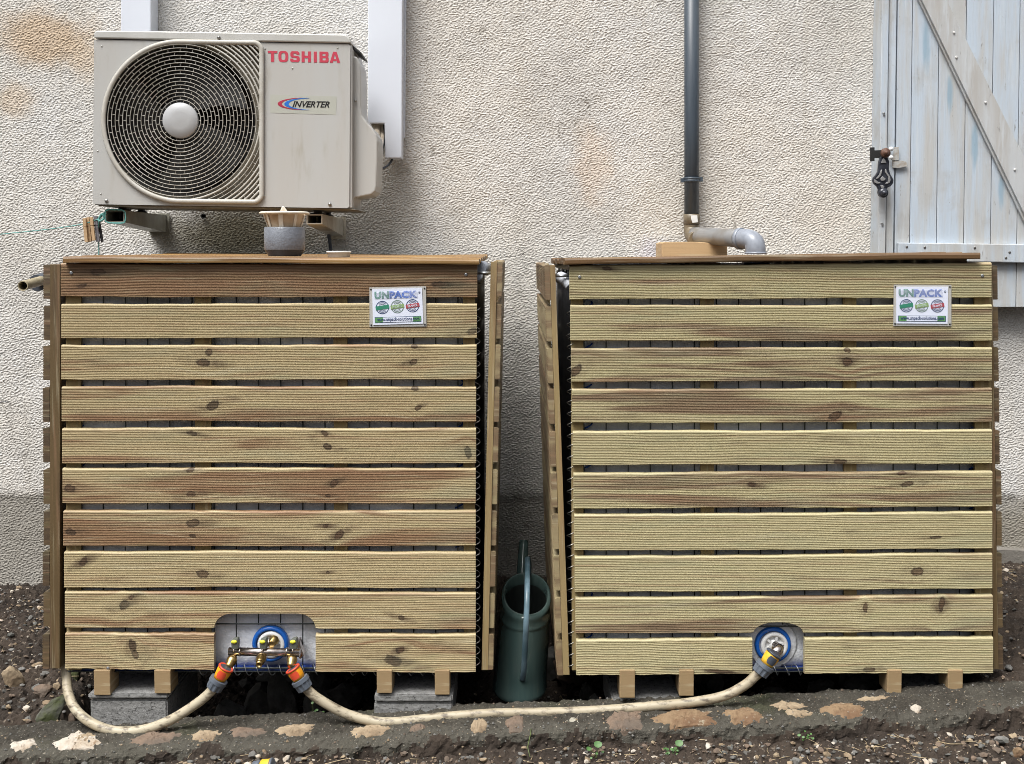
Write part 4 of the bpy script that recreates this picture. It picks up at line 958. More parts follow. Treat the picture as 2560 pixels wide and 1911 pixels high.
# ------------------------------------------------------------------ signs screwed to the boards
M['paper'] = pm('sign_paper', (.72,.76,.88), .3, c2=(.70,.75,.87), sc=3)
M['film'] = pm('sign_film', (.46,.45,.42), .18, c2=(.42,.42,.40), sc=6)
M['s_green'] = pm('sign_green', (.045,.25,.16), .4); M['s_blue'] = pm('sign_blue', (.07,.17,.58), .4)
M['s_navy'] = pm('sign_navy', (.03,.06,.16), .4); M['s_lime'] = pm('sign_lime', (.27,.40,.17), .4); M['s_sage'] = pm('sign_sage', (.16,.24,.20), .4)
M['s_red'] = pm('sign_red', (.42,.08,.10), .4); M['s_strip'] = pm('sign_strip', (.13,.32,.12), .4); M['s_pale'] = pm('sign_pale', (.55,.68,.60), .4)
def sign(film, paper, label):
    c = P(sum(p[0] for p in paper)/4, sum(p[1] for p in paper)/4, YF)
    t = thing('small_sign', c, label, 'sign'); Y0 = YF-.0012
    g = G().ppx(film, Y0-.0012, Y0); g.obj('plastic_film', M['film'], t)
    G().ppx(paper, Y0-.0030, Y0-.0013).obj('paper', M['paper'], t)
    def Q(u, v):   # u,v in 0..1 on the paper
        a = Vector(paper[0]).lerp(Vector(paper[1]), u); b = Vector(paper[3]).lerp(Vector(paper[2]), u); return tuple(a.lerp(b, v))
    Yp = Y0-.0032
    qd = lambda u0, v0, u1, v1: [Q(u0, v0), Q(u1, v0), Q(u1, v1), Q(u0, v1)]
    text('UN', qd(.045, .07, .335, .275), Yp, M['s_green'], 'lettering', t, bold=.05, thick=.0004, spacing=1.06)
    text('PACK', qd(.345, .07, .90, .275), Yp, M['s_blue'], 'lettering', t, bold=.05, thick=.0004, spacing=1.06)
    g = G()
    for k in range(7):
        v = .093 + k*.028; g.ppx(qd(.04, v, .905, v+.0065-k*.0006), Yp-.0009, Yp-.0005)
    g.obj('lettering_stripes', M['paper'], t)
    c0 = Q(.945, .13); G().tube([P(c0[0]+2.6*math.cos(a/12*2*math.pi), c0[1]+2.6*math.sin(a/12*2*math.pi), Yp) for a in range(12)], .0003, 4, closed=True).obj('registered_ring', M['s_navy'], t)
    text('R', [(c0[0]-1.2, c0[1]-1.5), (c0[0]+1.3, c0[1]-1.5), (c0[0]+1.3, c0[1]+1.5), (c0[0]-1.2, c0[1]+1.5)], Yp, M['s_navy'], 'registered_letter', t, bold=.02)
    for k, (u, ring, band, wd) in enumerate(((.195, M['s_navy'], M['s_green'], None), (.495, M['s_sage'], M['s_lime'], 'BREVETE'), (.80, M['s_navy'], M['s_red'], 'FRANCE'))):
        c1 = Q(u, .515-.012*k*(paper[0][1] > paper[1][1]+1)); n = 40
        def circ_(r, a): return (c1[0]+r*math.cos(a), c1[1]+r*math.sin(a))
        g = G()
        for (ra, rb) in ((16.3, 14.6), (8.8, 8.0)):
            for i in range(n):
                a0, a1 = 2*math.pi*i/n, 2*math.pi*(i+1)/n
                g.ppx([circ_(ra, a0), circ_(ra, a1), circ_(rb, a1), circ_(rb, a0)], Yp-.0003, Yp)
        # arcs of tiny words above and below
        for a_, b_ in ((1.25, 1.75), (.25, .75)):
            for i in range(9):
                a0 = math.pi*(a_+(b_-a_)*i/9)+.02; a1 = a0+math.pi*(b_-a_)/9*.62
                g.ppx([circ_(12.9, a0), circ_(12.9, a1), circ_(10.6, a1), circ_(10.6, a0)], Yp-.0003, Yp)
        g.obj('round_emblem', ring, t)
        ct_, st_ = math.cos(-.16), math.sin(-.16)
        bp = lambda a, b: (c1[0]+a*ct_-b*st_, c1[1]+a*st_+b*ct_)
        G().ppx([bp(-17, -4.8), bp(17, -4.8), bp(17, 4.8), bp(-17, 4.8)], Yp-.0006, Yp-.0003).obj('emblem_band', band, t)
        if wd: text(wd, [bp(-12, -2.7), bp(12, -2.7), bp(12, 2.7), bp(-12, 2.7)], Yp-.0006, M['s_pale'] if k < 2 else M['paper'], 'emblem_word', t, bold=.01)
    G().ppx(qd(.035, .785, .965, .945), Yp-.0002, Yp).obj('address_frame', M['s_navy'], t)
    G().ppx(qd(.045, .797, .955, .933), Yp-.0004, Yp-.00021).obj('address_strip', M['s_strip'], t)
    G().ppx(qd(.20, .799, .80, .931), Yp-.0006, Yp-.00041).obj('address_strip', M['paper'], t)
    text('www.unpack-solutions.com', qd(.08, .80, .925, .925), Yp-.0006, M['s_navy'], 'address', t, bold=.012)
    for p in film:
        cx_ = sum(q[0] for q in film)/4; cy_ = sum(q[1] for q in film)/4
        G().lathe([(.0022, 0), (.002, .0014), (.0001, .0018)], P(p[0]+(cx_-p[0])*.055, p[1]+(cy_-p[1])*.10, Y0-.0012), (0, -1, 0), 10, cap1=False).obj('pin', M['black'], t)
    return t
sign([(923.4, 719), (1065, 716), (1066, 816.5), (924, 818)], [(930, 724), (1055, 720), (1058, 809.5), (933, 813)], 'small laminated sign, hung slightly crooked, pinned to the left tank below the outdoor unit')
sign([(2234.5, 712), (2378.5, 712.5), (2378.5, 816), (2233.5, 815)], [(2240.8, 717.5), (2370, 717.5), (2369, 810), (2241, 809)], 'small laminated sign, hung straight, pinned to the right tank beneath the shutter')

# ------------------------------------------------------------------ things on the left lid
YCUP = 3.22
t = thing('pipe_socket', P(712, 640, YCUP), 'grey plastic pipe socket standing on the left tank lid', 'pipe socket')
zb = P(712, 641, YCUP); ap = S(1, YCUP)
G().lathe([(40*ap, 0), (41*ap, 2*ap), (49*ap, 15*ap)], zb, (0, 0, 1), 40, cap1=False).obj('wet_foot', M['cup_dark'], t)
G().lathe([(49*ap, 15.2*ap), (50.3*ap, 17*ap), (50.5*ap, 70*ap), (49*ap, 72*ap), (45.5*ap, 72*ap), (45.5*ap, 20*ap)], zb, (0, 0, 1), 40, cap0=False, cap1=False).obj('sleeve', M['cup'], t)
t = thing('strainer_basket', P(712, 569, YCUP), 'cream strainer basket with brown gauze sitting in the grey pipe socket', 'strainer')
zt = zb + Vector((0, 0, 60*ap))
G().lathe([(38*ap, 6*ap), (40*ap, 6*ap), (42*ap, 12*ap), (57*ap, 46*ap), (61.5*ap, 46.5*ap), (61.5*ap, 51*ap), (56*ap, 51*ap), (54*ap, 46*ap)][:2] + [(61.5*ap, 46*ap), (61.5*ap, 49.5*ap), (57*ap, 51*ap), (54*ap, 50*ap), (54*ap, 46.5*ap), (61.5*ap, 46*ap)][:0], zt, (0, 0, 1), 40, cap0=False, cap1=False)
G().lathe([(52*ap, 44*ap), (61.5*ap, 45*ap), (61.8*ap, 48.5*ap), (58*ap, 50.5*ap), (52*ap, 49.5*ap), (52*ap, 44*ap)], zt, (0, 0, 1), 48, cap0=False, cap1=False).obj('rim', M['funnel'], t)
G().lathe([(36*ap, 0), (37*ap, 8*ap), (50*ap, 45*ap)], zt, (0, 0, 1), 48, cap1=False).obj('gauze', M['gauze'], t)
for k in range(8):
    a = 2*math.pi*k/8 + math.pi/8*0 - math.pi/2; ca, sa = math.cos(a), math.sin(a); wd = (11 if k == 0 else 7)*ap
    p0 = zt + Vector((37.5*ap*ca, 37.5*ap*sa, 4*ap)); p1 = zt + Vector((52*ap*ca, 52*ap*sa, 46*ap))
    tx = Vector((-sa, ca, 0))*wd/2; n_ = Vector((ca, sa, -.2))*ap*1.6
    vs = [p0-tx, p0+tx, p1+tx, p1-tx, p0-tx+n_, p0+tx+n_, p1+tx+n_, p1-tx+n_]
    G().add(vs, [(0,3,2,1),(4,5,6,7),(0,1,5,4),(1,2,6,5),(2,3,7,6),(3,0,4,7)]).obj('rib', M['funnel'], t)
G().ppx([(700, 528), (704, 518), (707, 515), (710, 517), (717, 527), (717, 533), (700, 533)], YCUP-.004, YCUP+.004).obj('finger_tab', M['funnel'], t, .002)
t = G().lathe([(26*ap, 0), (27.5*ap, 1*ap), (28*ap, 10*ap), (30.8*ap, 10.5*ap), (31*ap, 14*ap), (29.5*ap, 15*ap), (26*ap, 15*ap), (25*ap, 11*ap), (.0001, 11*ap)], P(847, 643, YCUP), (0, 0, 1), 40, cap1=False).obj('drain_plug', M['white'])
tag(t, 'flat white plastic plug lying on the left tank lid right of the grey socket', 'plug')

# overflow pipe
t = thing('overflow_pipe', P(90, 705, 3.1), 'short beige pipe stub sticking out of the left side of the left tank', 'pipe')
pp = spline([P(57, 715, 3.03), P(80, 709, 3.12), P(118, 698, 3.30)], 4)
g = G(); g.tube(pp, S(12.5, 3.05), 24, caps=False); g.tube(pp, S(10.5, 3.05), 24, caps=False)
g.tube([P(57, 715, 3.03), P(57.3, 715, 3.032)], S(12.5, 3.05), 24, caps=False)
# end ring
r1, r0 = S(12.5, 3.05), S(10.3, 3.05); c = P(57, 715, 3.03); dr = (pp[1]-pp[0]).normalized(); q = Vector((0, 0, 1)).rotation_difference(dr)
vs = []
for rr_ in (r1, r0):
    for j in range(24): vs.append(c + q @ Vector((rr_*math.cos(2*math.pi*j/24), rr_*math.sin(2*math.pi*j/24), 0)))
g.add(vs, [(j, (j+1) % 24, 24+(j+1) % 24, 24+j) for j in range(24)])
g.obj('stub', M['hose2'], t)
G().tube([P(68, 712, 3.07), P(70, 711.6, 3.08)], S(10.2, 3.05), 20).obj('bore', M['black'], t)
G().tube([P(92, 708, 3.22), P(108, 703, 3.26)], S(21, 3.2), 20).obj('bush', M['rubber'], t)
# ------------------------------------------------------------------ tap bar and hoses
t = thing('tap_bar', P(660, 1630, 2.98), 'nickel tap bar with three small brass taps in the cut-out of the left tank', 'tap manifold')
YT = 2.975
g = G().tube([P(572, 1629, YT), P(750, 1632, YT)], S(10.5, YT), 20)
for px in (600, 657, 718): g.tube([P(px-2, 1630, YT), P(px+2, 1630, YT)], S(11.6, YT), 20)
g.obj('bar', M['chrome'], t)
G().lathe([(S(9, 3.0), 0), (S(9, 3.0), .03), (S(13, 3.0), .032), (S(13, 3.0), .055)], P(678, 1612, YT+.01), (0, 1, 0), 8).obj('inlet_stem', M['brass'], t)
G().ppx([(738, 1606), (748, 1602), (752, 1622), (760, 1640), (750, 1650), (742, 1640)], 3.0, 3.035).obj('end_cap', M['chrome'], t, .003)
def tap(px, py, nx, ny, ln, mouth):
    """tap head at px,py; nozzle runs towards nx,ny (px), coming ln metres out"""
    c = P(px, py, YT-.004); e = P(nx, ny, YT-ln); ax = (e-c).normalized()
    L_ = (e-c).length; s = S(1, YT)
    prof = [(7*s, -.006), (10*s, .0), (13.2*s, .006), (13.5*s, .011), (12.6*s, .017), (10.5*s, .022), (10.5*s, .027), (8.5*s, .030)]
    g = G().lathe(prof, c, ax, 20, cap1=False)
    g.lathe([(8.5*s, .029), (8.0*s, L_*.75), (8.0*s, L_)] + ([(6*s, L_), (6*s, L_-.015), (.0001, L_-.015)] if mouth else []), c, ax, 20, cap0=False, cap1=not mouth)
    b = g.obj('tap', M['brass'], t)
    hp = P(px+3, 1597, YT-.002)
    h = G().ppx([(px-5, 1601), (px+10, 1596), (px+12, 1607), (px+11, 1625), (px-5, 1626), (px-7, 1610)], YT-.014, YT+.006).obj('handle', M['handle'], b, .003)
    G().lathe([(S(7.5, YT), 0), (S(7, YT), .0015), (.0001, .0018)], P(px+1, 1605, YT-.0145), (0, -1, .35), 20, sy=.6, cap1=False).obj('marker', M['yellow'], h)
    G().lathe([(.0025, 0), (.0025, .003), (.0001, .0035)], P(px+1, 1626, YT-.012), (0, -1, 0), 10, cap1=False).obj('spindle', M['chrome'], b)
    return b
tap(584, 1643, 569, 1672, .030, False); tap(655, 1642, 647, 1663, .045, True); tap(731, 1642, 727, 1668, .030, False)

def connector(par, a, b, c, Y, body, rim, badge, w0=19.5, nut=M['nut']):
    """a: px of the open end, b: px where body meets nut, c: px end of nut (hose comes out)"""
    A, B, C_ = P(*a, Y), P(*b, Y), P(*c, Y); ax = (B-A).normalized(); s = S(1, Y); L1 = (B-A).length; L2 = (C_-B).length
    G().lathe([((w0-5)*s, .001), ((w0-1)*s, -.001), ((w0+1)*s, .001), ((w0+1)*s, .004), ((w0-1.2)*s, .0045)], A, ax, 28, cap0=False, cap1=False).lathe([(.0001, .0008), ((w0-4.8)*s, .0008)], A, ax, 28, mi=1, cap0=False, cap1=False).obj('collar', [rim, M['nut_d']], par)
    G().lathe([((w0-1.5)*s, .0042), ((w0-.5)*s, L1*.3), ((w0-2.0)*s, L1*.7), ((w0-3.5)*s, L1)], A, ax, 28, cap0=False).obj('coupling', body, par)
    # ribbed nut
    n = 40; vs = []; prof = [(w0-3, 0), (w0+3.5, .001), (w0+4, L2*.35), (w0+2.5, L2*.36), (w0+1, L2*.95), (w0-4, L2)]
    q = Vector((0, 0, 1)).rotation_difference(ax)
    for i, (r, h) in enumerate(prof):
        for j in range(n):
            k = 1.9 if (i in (3, 4) and (j//2) % 2) else 0
            th = 2*math.pi*j/n; vs.append(B + q @ Vector(((r-k)*s*math.cos(th), (r-k)*s*math.sin(th), h)))
    fs = [(i*n+j, i*n+(j+1) % n, (i+1)*n+(j+1) % n, (i+1)*n+j) for i in range(len(prof)-1) for j in range(n)] + [tuple((len(prof)-1)*n+j for j in range(n))]
    G().add(vs, fs).obj('nut', nut, par)
    # badge on the side that faces the viewer
    side_ = Vector((0, -1, 0)); side_ = (side_ - ax*side_.dot(ax)).normalized(); tx = ax.cross(side_)
    ctr = A + ax*L1*.52; vs = []; m_ = 12; rw = 9*s; rl = L1*.30
    for i in range(m_+1):
        for j in range(9):
            v_ = -1+2*j/8; u_ = -1+2*i/m_; k = math.sqrt(max(0, 1-.45*u_*u_))
            an = v_*k*.62; vs.append(ctr + ax*u_*rl + (side_*math.cos(an) + tx*math.sin(an))*((w0-.2)*s))
    fs = [(i*9+j, i*9+j+1, (i+1)*9+j+1, (i+1)*9+j) for i in range(m_) for j in range(8)]
    G().add(vs, fs, 0, True).obj('grip_badge', badge, par)
    return C_, ax
def hose_tube(par, pts, r=.0122):
    p = spline(pts, 10); G().tube(p, r, 20).obj('hose', M['hose'], par)
YH = 2.935
h1 = thing('garden_hose', P(300, 1827, 2.95), 'short cream garden hose looping from the left tap past the leftmost block', 'garden hose')
connector(h1, (566, 1668), (549, 1697), (531, 1721), YH, M['orange'], M['hred'], M['hred'])
hose_tube(h1, [P(535, 1716, YH), P(524, 1732, YH), P(492, 1759, YH), P(425, 1801, YH), P(357, 1825, 2.94), P(289, 1828, 2.945), P(231, 1809, 2.96), P(190, 1775, 2.985), P(171, 1734, 3.02), P(166, 1690, 3.055), P(161.5, 1640, 3.075), P(163, 1560, 3.09), P(170, 1480, 3.10)])
h2 = thing('garden_hose', P(1238, 1782, 2.95), 'long cream garden hose lying along the kerb from tap bar to right tank', 'garden hose')
connector(h2, (731, 1671), (748, 1697), (765, 1722), YH, M['orange'], M['hred'], M['hred'])
CN = (1937, 1630)
connector(h2, (1936, 1633), (1916, 1660), (1897, 1684), 2.95, M['yel2'], M['nut_d'], M['nut_d'], 20.5, M['nut'])
hose_tube(h2, [P(761, 1716, YH), P(773, 1729, YH), P(797, 1748, YH), P(858, 1782, YH), P(921, 1801, YH), P(985, 1806, YH), P(1111, 1793, 2.95), P(1238, 1784, 2.95), P(1396, 1781, 2.95), P(1508, 1776, 2.95), P(1644, 1765, 2.95), P(1725, 1757, 2.95), P(1807, 1741, 2.95), P(1861, 1714, 2.95), P(1890, 1689, 2.95), P(1901, 1678, 2.95)])
el = thing('outlet_elbow', P(1940, 1620, 3.0), 'brass and nickel outlet elbow screwed into the white cap of the right tank', 'tap')
s_ = S(1, 3.0)
G().lathe([(16*s_, 0), (16*s_, .012), (13*s_, .013), (13*s_, .028), (14*s_, .030), (14*s_, .036), (11*s_, .038), (11*s_, .05)], P(1931, 1606, 3.055), (.15, -1, -.15), 20).obj('stem', M['brass'], el)
a, b = P(1949, 1619, 2.985), P(1936, 1636, 2.955)
G().lathe([(11.5*s_, 0), (12*s_, .002), (12*s_, (b-a).length)], a, (b-a).normalized(), 18).tube([P(1938, 1612, 3.01), P(1947, 1619, 2.99)], 9*s_, 14).obj('elbow', M['chrome'], el)
# connector lying in the dirt at the picture's lower edge
lc = thing('hose_connector', P(655, 1925, 2.80), 'yellow and grey hose connector lying in the dirt in front of the kerb', 'hose connector')
A, B = P(634, 1922, 2.80), P(655, 1919, 2.79)
ax = (P(700, 1913, 2.79)-A).normalized()
G().lathe([(.010, 0), (.017, .002), (.017, .018), (.014, .019)], A+Vector((0, 0, .0)), ax, 24).obj('nut', M['nut'], lc)
G().lathe([(.0165, .021), (.0185, .024), (.0175, .040), (.0185, .045)], A, ax, 24).obj('coupling', M['yel2'], lc)
G().lathe([(.0188, .0455), (.0188, .050), (.015, .051)], A, ax, 24).obj('collar', M['nut'], lc)

# ------------------------------------------------------------------ blocks and bearers
def rough_box(g, a, b, n=7, amp=.0012, seed=0):
    r = random.Random(seed); g.box(a, b)
def block(px0, px1, py0, py1, Y0, dep, name, label, seed, cat='concrete block'):
    p, q = P(px0, py0, Y0), P(px1, py1, Y0); x0, x1, z1, z0 = p.x, q.x, p.z, q.z
    bm = bmesh.new(); bmesh.ops.create_cube(bm, size=1)
    for v in bm.verts: v.co = Vector(((x0+x1)/2 + v.co.x*(x1-x0), Y0+dep/2 + v.co.y*dep, (z0+z1)/2 + v.co.z*(z1-z0)))
    bmesh.ops.bevel(bm, geom=bm.edges[:], offset=.004, segments=2, affect='EDGES')
    bmesh.ops.subdivide_edges(bm, edges=[e for e in bm.edges if e.calc_length() > .02], cuts=14, use_grid_fill=True)
    rr = random.Random(seed)
    for v in bm.verts: v.co += Vector((rr.uniform(-1, 1), rr.uniform(-1, 1), rr.uniform(-1, 1)))*.0003
    bm.verts.index_update(); vv = [v.co.copy() for v in bm.verts]; ff = [tuple(v.index for v in f.verts) for f in bm.faces]; bm.free()
    o = mesh_obj(name, vv, ff, M['block'], None); tag(o, label, cat); return o
block(219, 421, 1735, 1748, 3.00, .30, 'concrete_slab', 'thin grey concrete slab capping the leftmost block under the left tank', 1, 'concrete slab')
block(225, 419, 1749.5, 1840, 3.006, .30, 'concrete_block', 'leftmost rough grey concrete block, ringed by the looping hose', 2)
block(936, 1132, 1737, 1756, 3.00, .30, 'concrete_slab', 'thin grey concrete slab under the right pair of bearers of the left tank', 3, 'concrete slab')
block(935, 1131, 1757.5, 1830, 3.004, .30, 'concrete_block', 'grey concrete block right of middle under the left tank, mostly behind the long hose', 4)
block(1530, 1702, 1747, 1830, 3.02, .30, 'concrete_block', 'pale concrete block under the left pair of bearers of the right tank', 5)
block(2262, 2352, 1718, 1770, 3.10, .25, 'concrete_block', 'half-buried grey block in the shade between the two right bearers of the right tank', 6)
BG = 'sawn timber bearers under the tanks'
def bearer(x0, x1, yb, label, Y0=2.995):
    p = P(x0, yb, Y0); q = P(x1, 1676, Y0)
    o = G().box((p.x, Y0, p.z), (q.x, Y0+.07, q.z)).obj('timber_bearer', M['bear'], None, .002)
    tag(o, label, 'timber bearer', BG)
bearer(235, 275, 1739, 'leftmost timber bearer end, inside the hose loop on the left block')
bearer(386, 426, 1734.5, 'second timber bearer from the left, on the right half of the looped block')
bearer(942, 980, 1734, 'dark stained timber bearer end under the left tank right of the tap bar')
bearer(1087, 1124, 1738, 'timber bearer end under the right corner of the left tank')
bearer(1549, 1588, 1746, 'leftmost timber bearer end under the right tank, just above the hose')
bearer(1698, 1735, 1741, 'second timber bearer end under the right tank, left of the outlet')
bearer(2218, 2255, 1735, 'timber bearer end on the kerb under the right tank, left of the shaded block')
bearer(2370, 2408, 1731, 'last timber bearer end at the right corner of the right tank')

# ------------------------------------------------------------------ watering can
wc = thing('watering_can', P(1300, 1760, 3.25), 'dark green watering can standing in the gap between the two tanks', 'watering can')
nb = 48
def oval(cx, cy, cz, rx, ry, tilt=0., e=2.15):
    out = []
    for j in range(nb):
        a = 2*math.pi*j/nb; c_, s_ = math.cos(a), math.sin(a)
        x = rx*math.copysign(abs(c_)**(2/e), c_); y = ry*math.copysign(abs(s_)**(2/e), s_)
        out.append(Vector((cx+x, cy+y, cz+tilt*y)))
    return out
pb = P(1299, 1762, 3.13); zb_ = pb.z
pr = P(1317, 1546, 3.13); zr = pr.z
lev_ = [(0, .0715, .118, 0, 0), (.006, .0745, .122, 0, 0), (.014, .075, .123, 0, 0), (.018, .0735, .121, 0, 0), (.06, .0725, .120, 0, 0), (.19, .0695, .117, 0, 0), (.205, .0685, .116, .08, 0), (.210, .0702, .118, .1, 0), (.216, .0685, .116, .12, 0),
        (None, .0675, .115, .2, -.022), (None, .0690, .117, .24, -.012), (None, .0670, .115, .26, -.002), (None, .0600, .104, .27, .002), (None, .0575, .098, .27, -.002), (None, .0560, .096, .2, -.02), (None, .055, .094, .1, -.10), (None, .06, .1, 0, -.20)]
rows = []
Hc = (zr - zb_) + .118*.27
for (h, rx, ry, tl_, dh) in lev_:
    zz = zb_ + (h if h is not None else Hc + dh); f = (zz-zb_)/Hc
    cx_ = pb.x + (pr.x-pb.x)*f
    rows.append(oval(cx_, 3.25, zz, rx, ry, tl_))
vs = [q for r_ in rows for q in r_]; k = len(rows)
fs = [(i*nb+j, i*nb+(j+1) % nb, (i+1)*nb+(j+1) % nb, (i+1)*nb+j) for i in range(k-1) for j in range(nb)] + [tuple(range(nb-1, -1, -1)), tuple((k-1)*nb+j for j in range(nb))]
M['can_in'] = pm('can_inside', (.012,.017,.015), .6)
o = mesh_obj('body', vs, fs, [M['can'], M['can_in']], wc, smooth=True, midx=[1 if (nb*14 <= i < nb*(k-1) or i == nb*(k-1)+1) else 0 for i in range(len(fs))])
hd = spline([P(1322, 1440, 3.36), P(1322, 1408, 3.33), P(1319, 1397, 3.27), P(1318.5, 1425, 3.17), P(1318, 1475, 3.09), P(1316, 1545, 3.055), P(1313, 1610, 3.07), P(1310, 1670, 3.10), P(1306, 1700, 3.128)], 8)
G().tube(hd, [.0075]*len(hd), 14, sq=.7).obj('handle', M['can_h'], wc)
spt = [P(1300, 1560, 3.38), P(1303, 1500, 3.42), P(1305, 1440, 3.46), P(1309, 1354, 3.52)]
sp_ = spline(spt, 6); G().tube(sp_, [.022 - .0085*i/len(sp_) for i in range(len(sp_))], 20).obj('spout', M['can'], wc)

# ------------------------------------------------------------------ ground
def zk(x):   # kerb top height along x, falls to the left
    return .099 + .0418*x
def ztrench(x, y): return 0
M_soil = pm('soil', (.042,.030,.021), .95, c2=(.023,.016,.011), sc=6, bump=.006, bsc=70, c3=(.16,.13,.10), sc3=45, lo3=.60, hi3=.72)
fx = np.arange(-2.3, 2.3, .0065); fy = np.arange(2.45, 4.262, .0065)
ox = np.concatenate([-np.array([60, 30, 15, 8, 5, 3.5, 2.8, 2.5]), fx, np.array([2.32, 2.5, 2.8, 3.5, 5, 8, 15, 30, 60])])
oy = np.concatenate([np.array([-60, -30, -14, -6, -2, 0, 1.2, 1.9, 2.3]), fy, np.array([4.35])])
GX, GY = np.meshgrid(ox, oy)
base = .106 + .0418*np.clip(GX, -3, 3)
# in front of the kerb the soil is lower
ss = lambda t: (lambda q: q*q*(3-2*q))(np.clip(t, 0, 1))
front = 1-ss((GY-3.005)/.03); base = base - front*(.052 + .008*np.sin(GX*2.1+1)) - .02*np.clip(2.6-GY, 0, 4)
# behind the kerb it climbs a little on the far left, and is dug out under the tanks
dig = ss((GX+1.20)/.10)*ss((1.22-GX)/.10)*ss((GY-2.99)/.05)*ss((4.15-GY)/.3)
dig = np.maximum(dig, 0)
base = base - .19*dig + .03*ss((-1.05-GX)/.5)*ss((GY-3.0)/.5)
inn = ((GX > -2.31) & (GX < 2.31) & (GY > 2.44)).astype(float)
shp = (len(fy), len(fx)); det = fbm(shp, .0065, .0065, .09, 61, 1.3)*.0055 + band(shp, .0065, .0065, .03, .03, 62)*.0026 + np.random.default_rng(64).standard_normal(shp)*.0011 + fbm(shp, .0065, .0065, .8, 63, 2.4)*.008
D = np.zeros_like(GX); D[9:9+len(fy), 8:8+len(fx)] = det
Zg = base + D
gnd = big_grid('soil', GX, GY, Zg, M_soil, None, smooth=False)
gnd['kind'] = 'structure'
def zsoil(x, y):
    i = np.searchsorted(oy, y); j = np.searchsorted(ox, x); return Zg[min(i, len(oy)-1), min(j, len(ox)-1)]

# kerb of concrete and stones
def kerb_mat():
    m, nt, b = newmat('kerb_cement'); tc = N(nt, 'TexCoord').outputs['Object']
    n1 = noise(nt, tc, 7, 6, .7); n2 = noise(nt, tc, 60, 4, .7); n3 = noise(nt, tc, 3, 4, .6); n4 = noise(nt, tc, 150, 2, .5)
    col = mix(nt, sstep(nt, n1, .38, .62), (.050,.045,.034), (.028,.024,.017))
    col = mix(nt, math_n(nt, 'MULTIPLY', sstep(nt, n3, .47, .62), .75), col, (.042,.046,.020))
    sy = N(nt, 'SeparateXYZ'); L(nt, tc, sy.inputs[0])
    fe = math_n(nt, 'ADD', sy.outputs[1], math_n(nt, 'MULTIPLY', math_n(nt, 'SUBTRACT', n1, .5), .10))
    col = mix(nt, math_n(nt, 'MULTIPLY', math_n(nt, 'SUBTRACT', 1.0, sstep(nt, fe, 2.875, 2.915)), .8), col, (.066,.061,.048))
    dk = noise(nt, tc, 38, 5, .7)
    col = mix(nt, math_n(nt, 'MULTIPLY', sstep(nt, dk, .53, .66), .7), col, (.045,.038,.028))
    col = mix(nt, math_n(nt, 'MULTIPLY', sstep(nt, n2, .56, .68), .6), col, (.105,.097,.078))
    col = mix(nt, math_n(nt, 'MULTIPLY', sstep(nt, n4, .66, .72), .8), col, (.30,.27,.22))
    L(nt, col, b.inputs['Base Color']); b.inputs['Roughness'].default_value = .88
    bn = N(nt, 'Bump'); bn.inputs['Distance'].default_value = .008; L(nt, n2, bn.inputs['Height']); L(nt, bn.outputs[0], b.inputs['Normal'])
    return m
KY0, KY1 = 2.862, 3.03
nx_ = 760; ns = 70
KX = np.linspace(-2.35, 2.35, nx_)
prof = []
for i in range(ns):
    s = i/(ns-1)
    if s < .30: prof.append((0, -.16 + .16*(s/.30), 0))
    elif s < .80: prof.append(((s-.30)/.5, 0, 1))
    else: prof.append((1, -.2*((s-.8)/.2), 2))
pr_ = np.array(prof); shp = (ns, nx_)
d1 = fbm(shp, .0062, .006, .10, 71, 1.7); d2 = fbm(shp, .0062, .006, .6, 72, 2.2); d3 = band(shp, .0062, .006, .022, .022, 73); d4 = np.random.default_rng(74).standard_normal(shp)
KZ = np.zeros(shp); KYY = np.zeros(shp); wide = .012*np.sin(KX*1.9)+.008*np.sin(KX*5.3+1)
for i in range(ns):
    t_, zz, reg = pr_[i]; yf = KY0 + wide; rnd = .022*np.exp(-((t_*.168)/.022)**1.0) if reg <= 1 else 0
    KYY[i] = yf + t_*(KY1-yf) ; KZ[i] = .099+.0418*KX + zz - (rnd if reg == 1 else .022 if reg == 0 else 0)
    if reg == 0: KYY[i] += -.018*(-zz/.16)**.8 + d1[i]*.0035 + d3[i]*.0015; KZ[i] += d1[i]*.002
    elif reg == 1: KZ[i] += d1[i]*.0018 + d2[i]*.0025 + d3[i]*.0013 + d4[i]*.0007; KYY[i] += d1[i]*.004*(1-t_)
    else: KYY[i] += d1[i]*.005
kerb = thing('stone_kerb', (0, 2.95, .106), 'low mossy concrete kerb with rough stones set in its top, below the hose', 'kerb')
kc = big_grid('cement', np.tile(KX, (ns, 1)), KYY, KZ, kerb_mat(), kerb, smooth=False)
kc.data.materials.append(M_soil)
lim = 19 + 1.2*fbm(shp, .0062, .006, .15, 75, 2.0)[10] + 1.5*d1[5]
ri = np.repeat(np.arange(ns-1), nx_-1); ci = np.tile(np.arange(nx_-1), ns-1)
kc.data.polygons.foreach_set('material_index', ((ri < lim[ci]) | (ri > 58)).astype(np.int32))
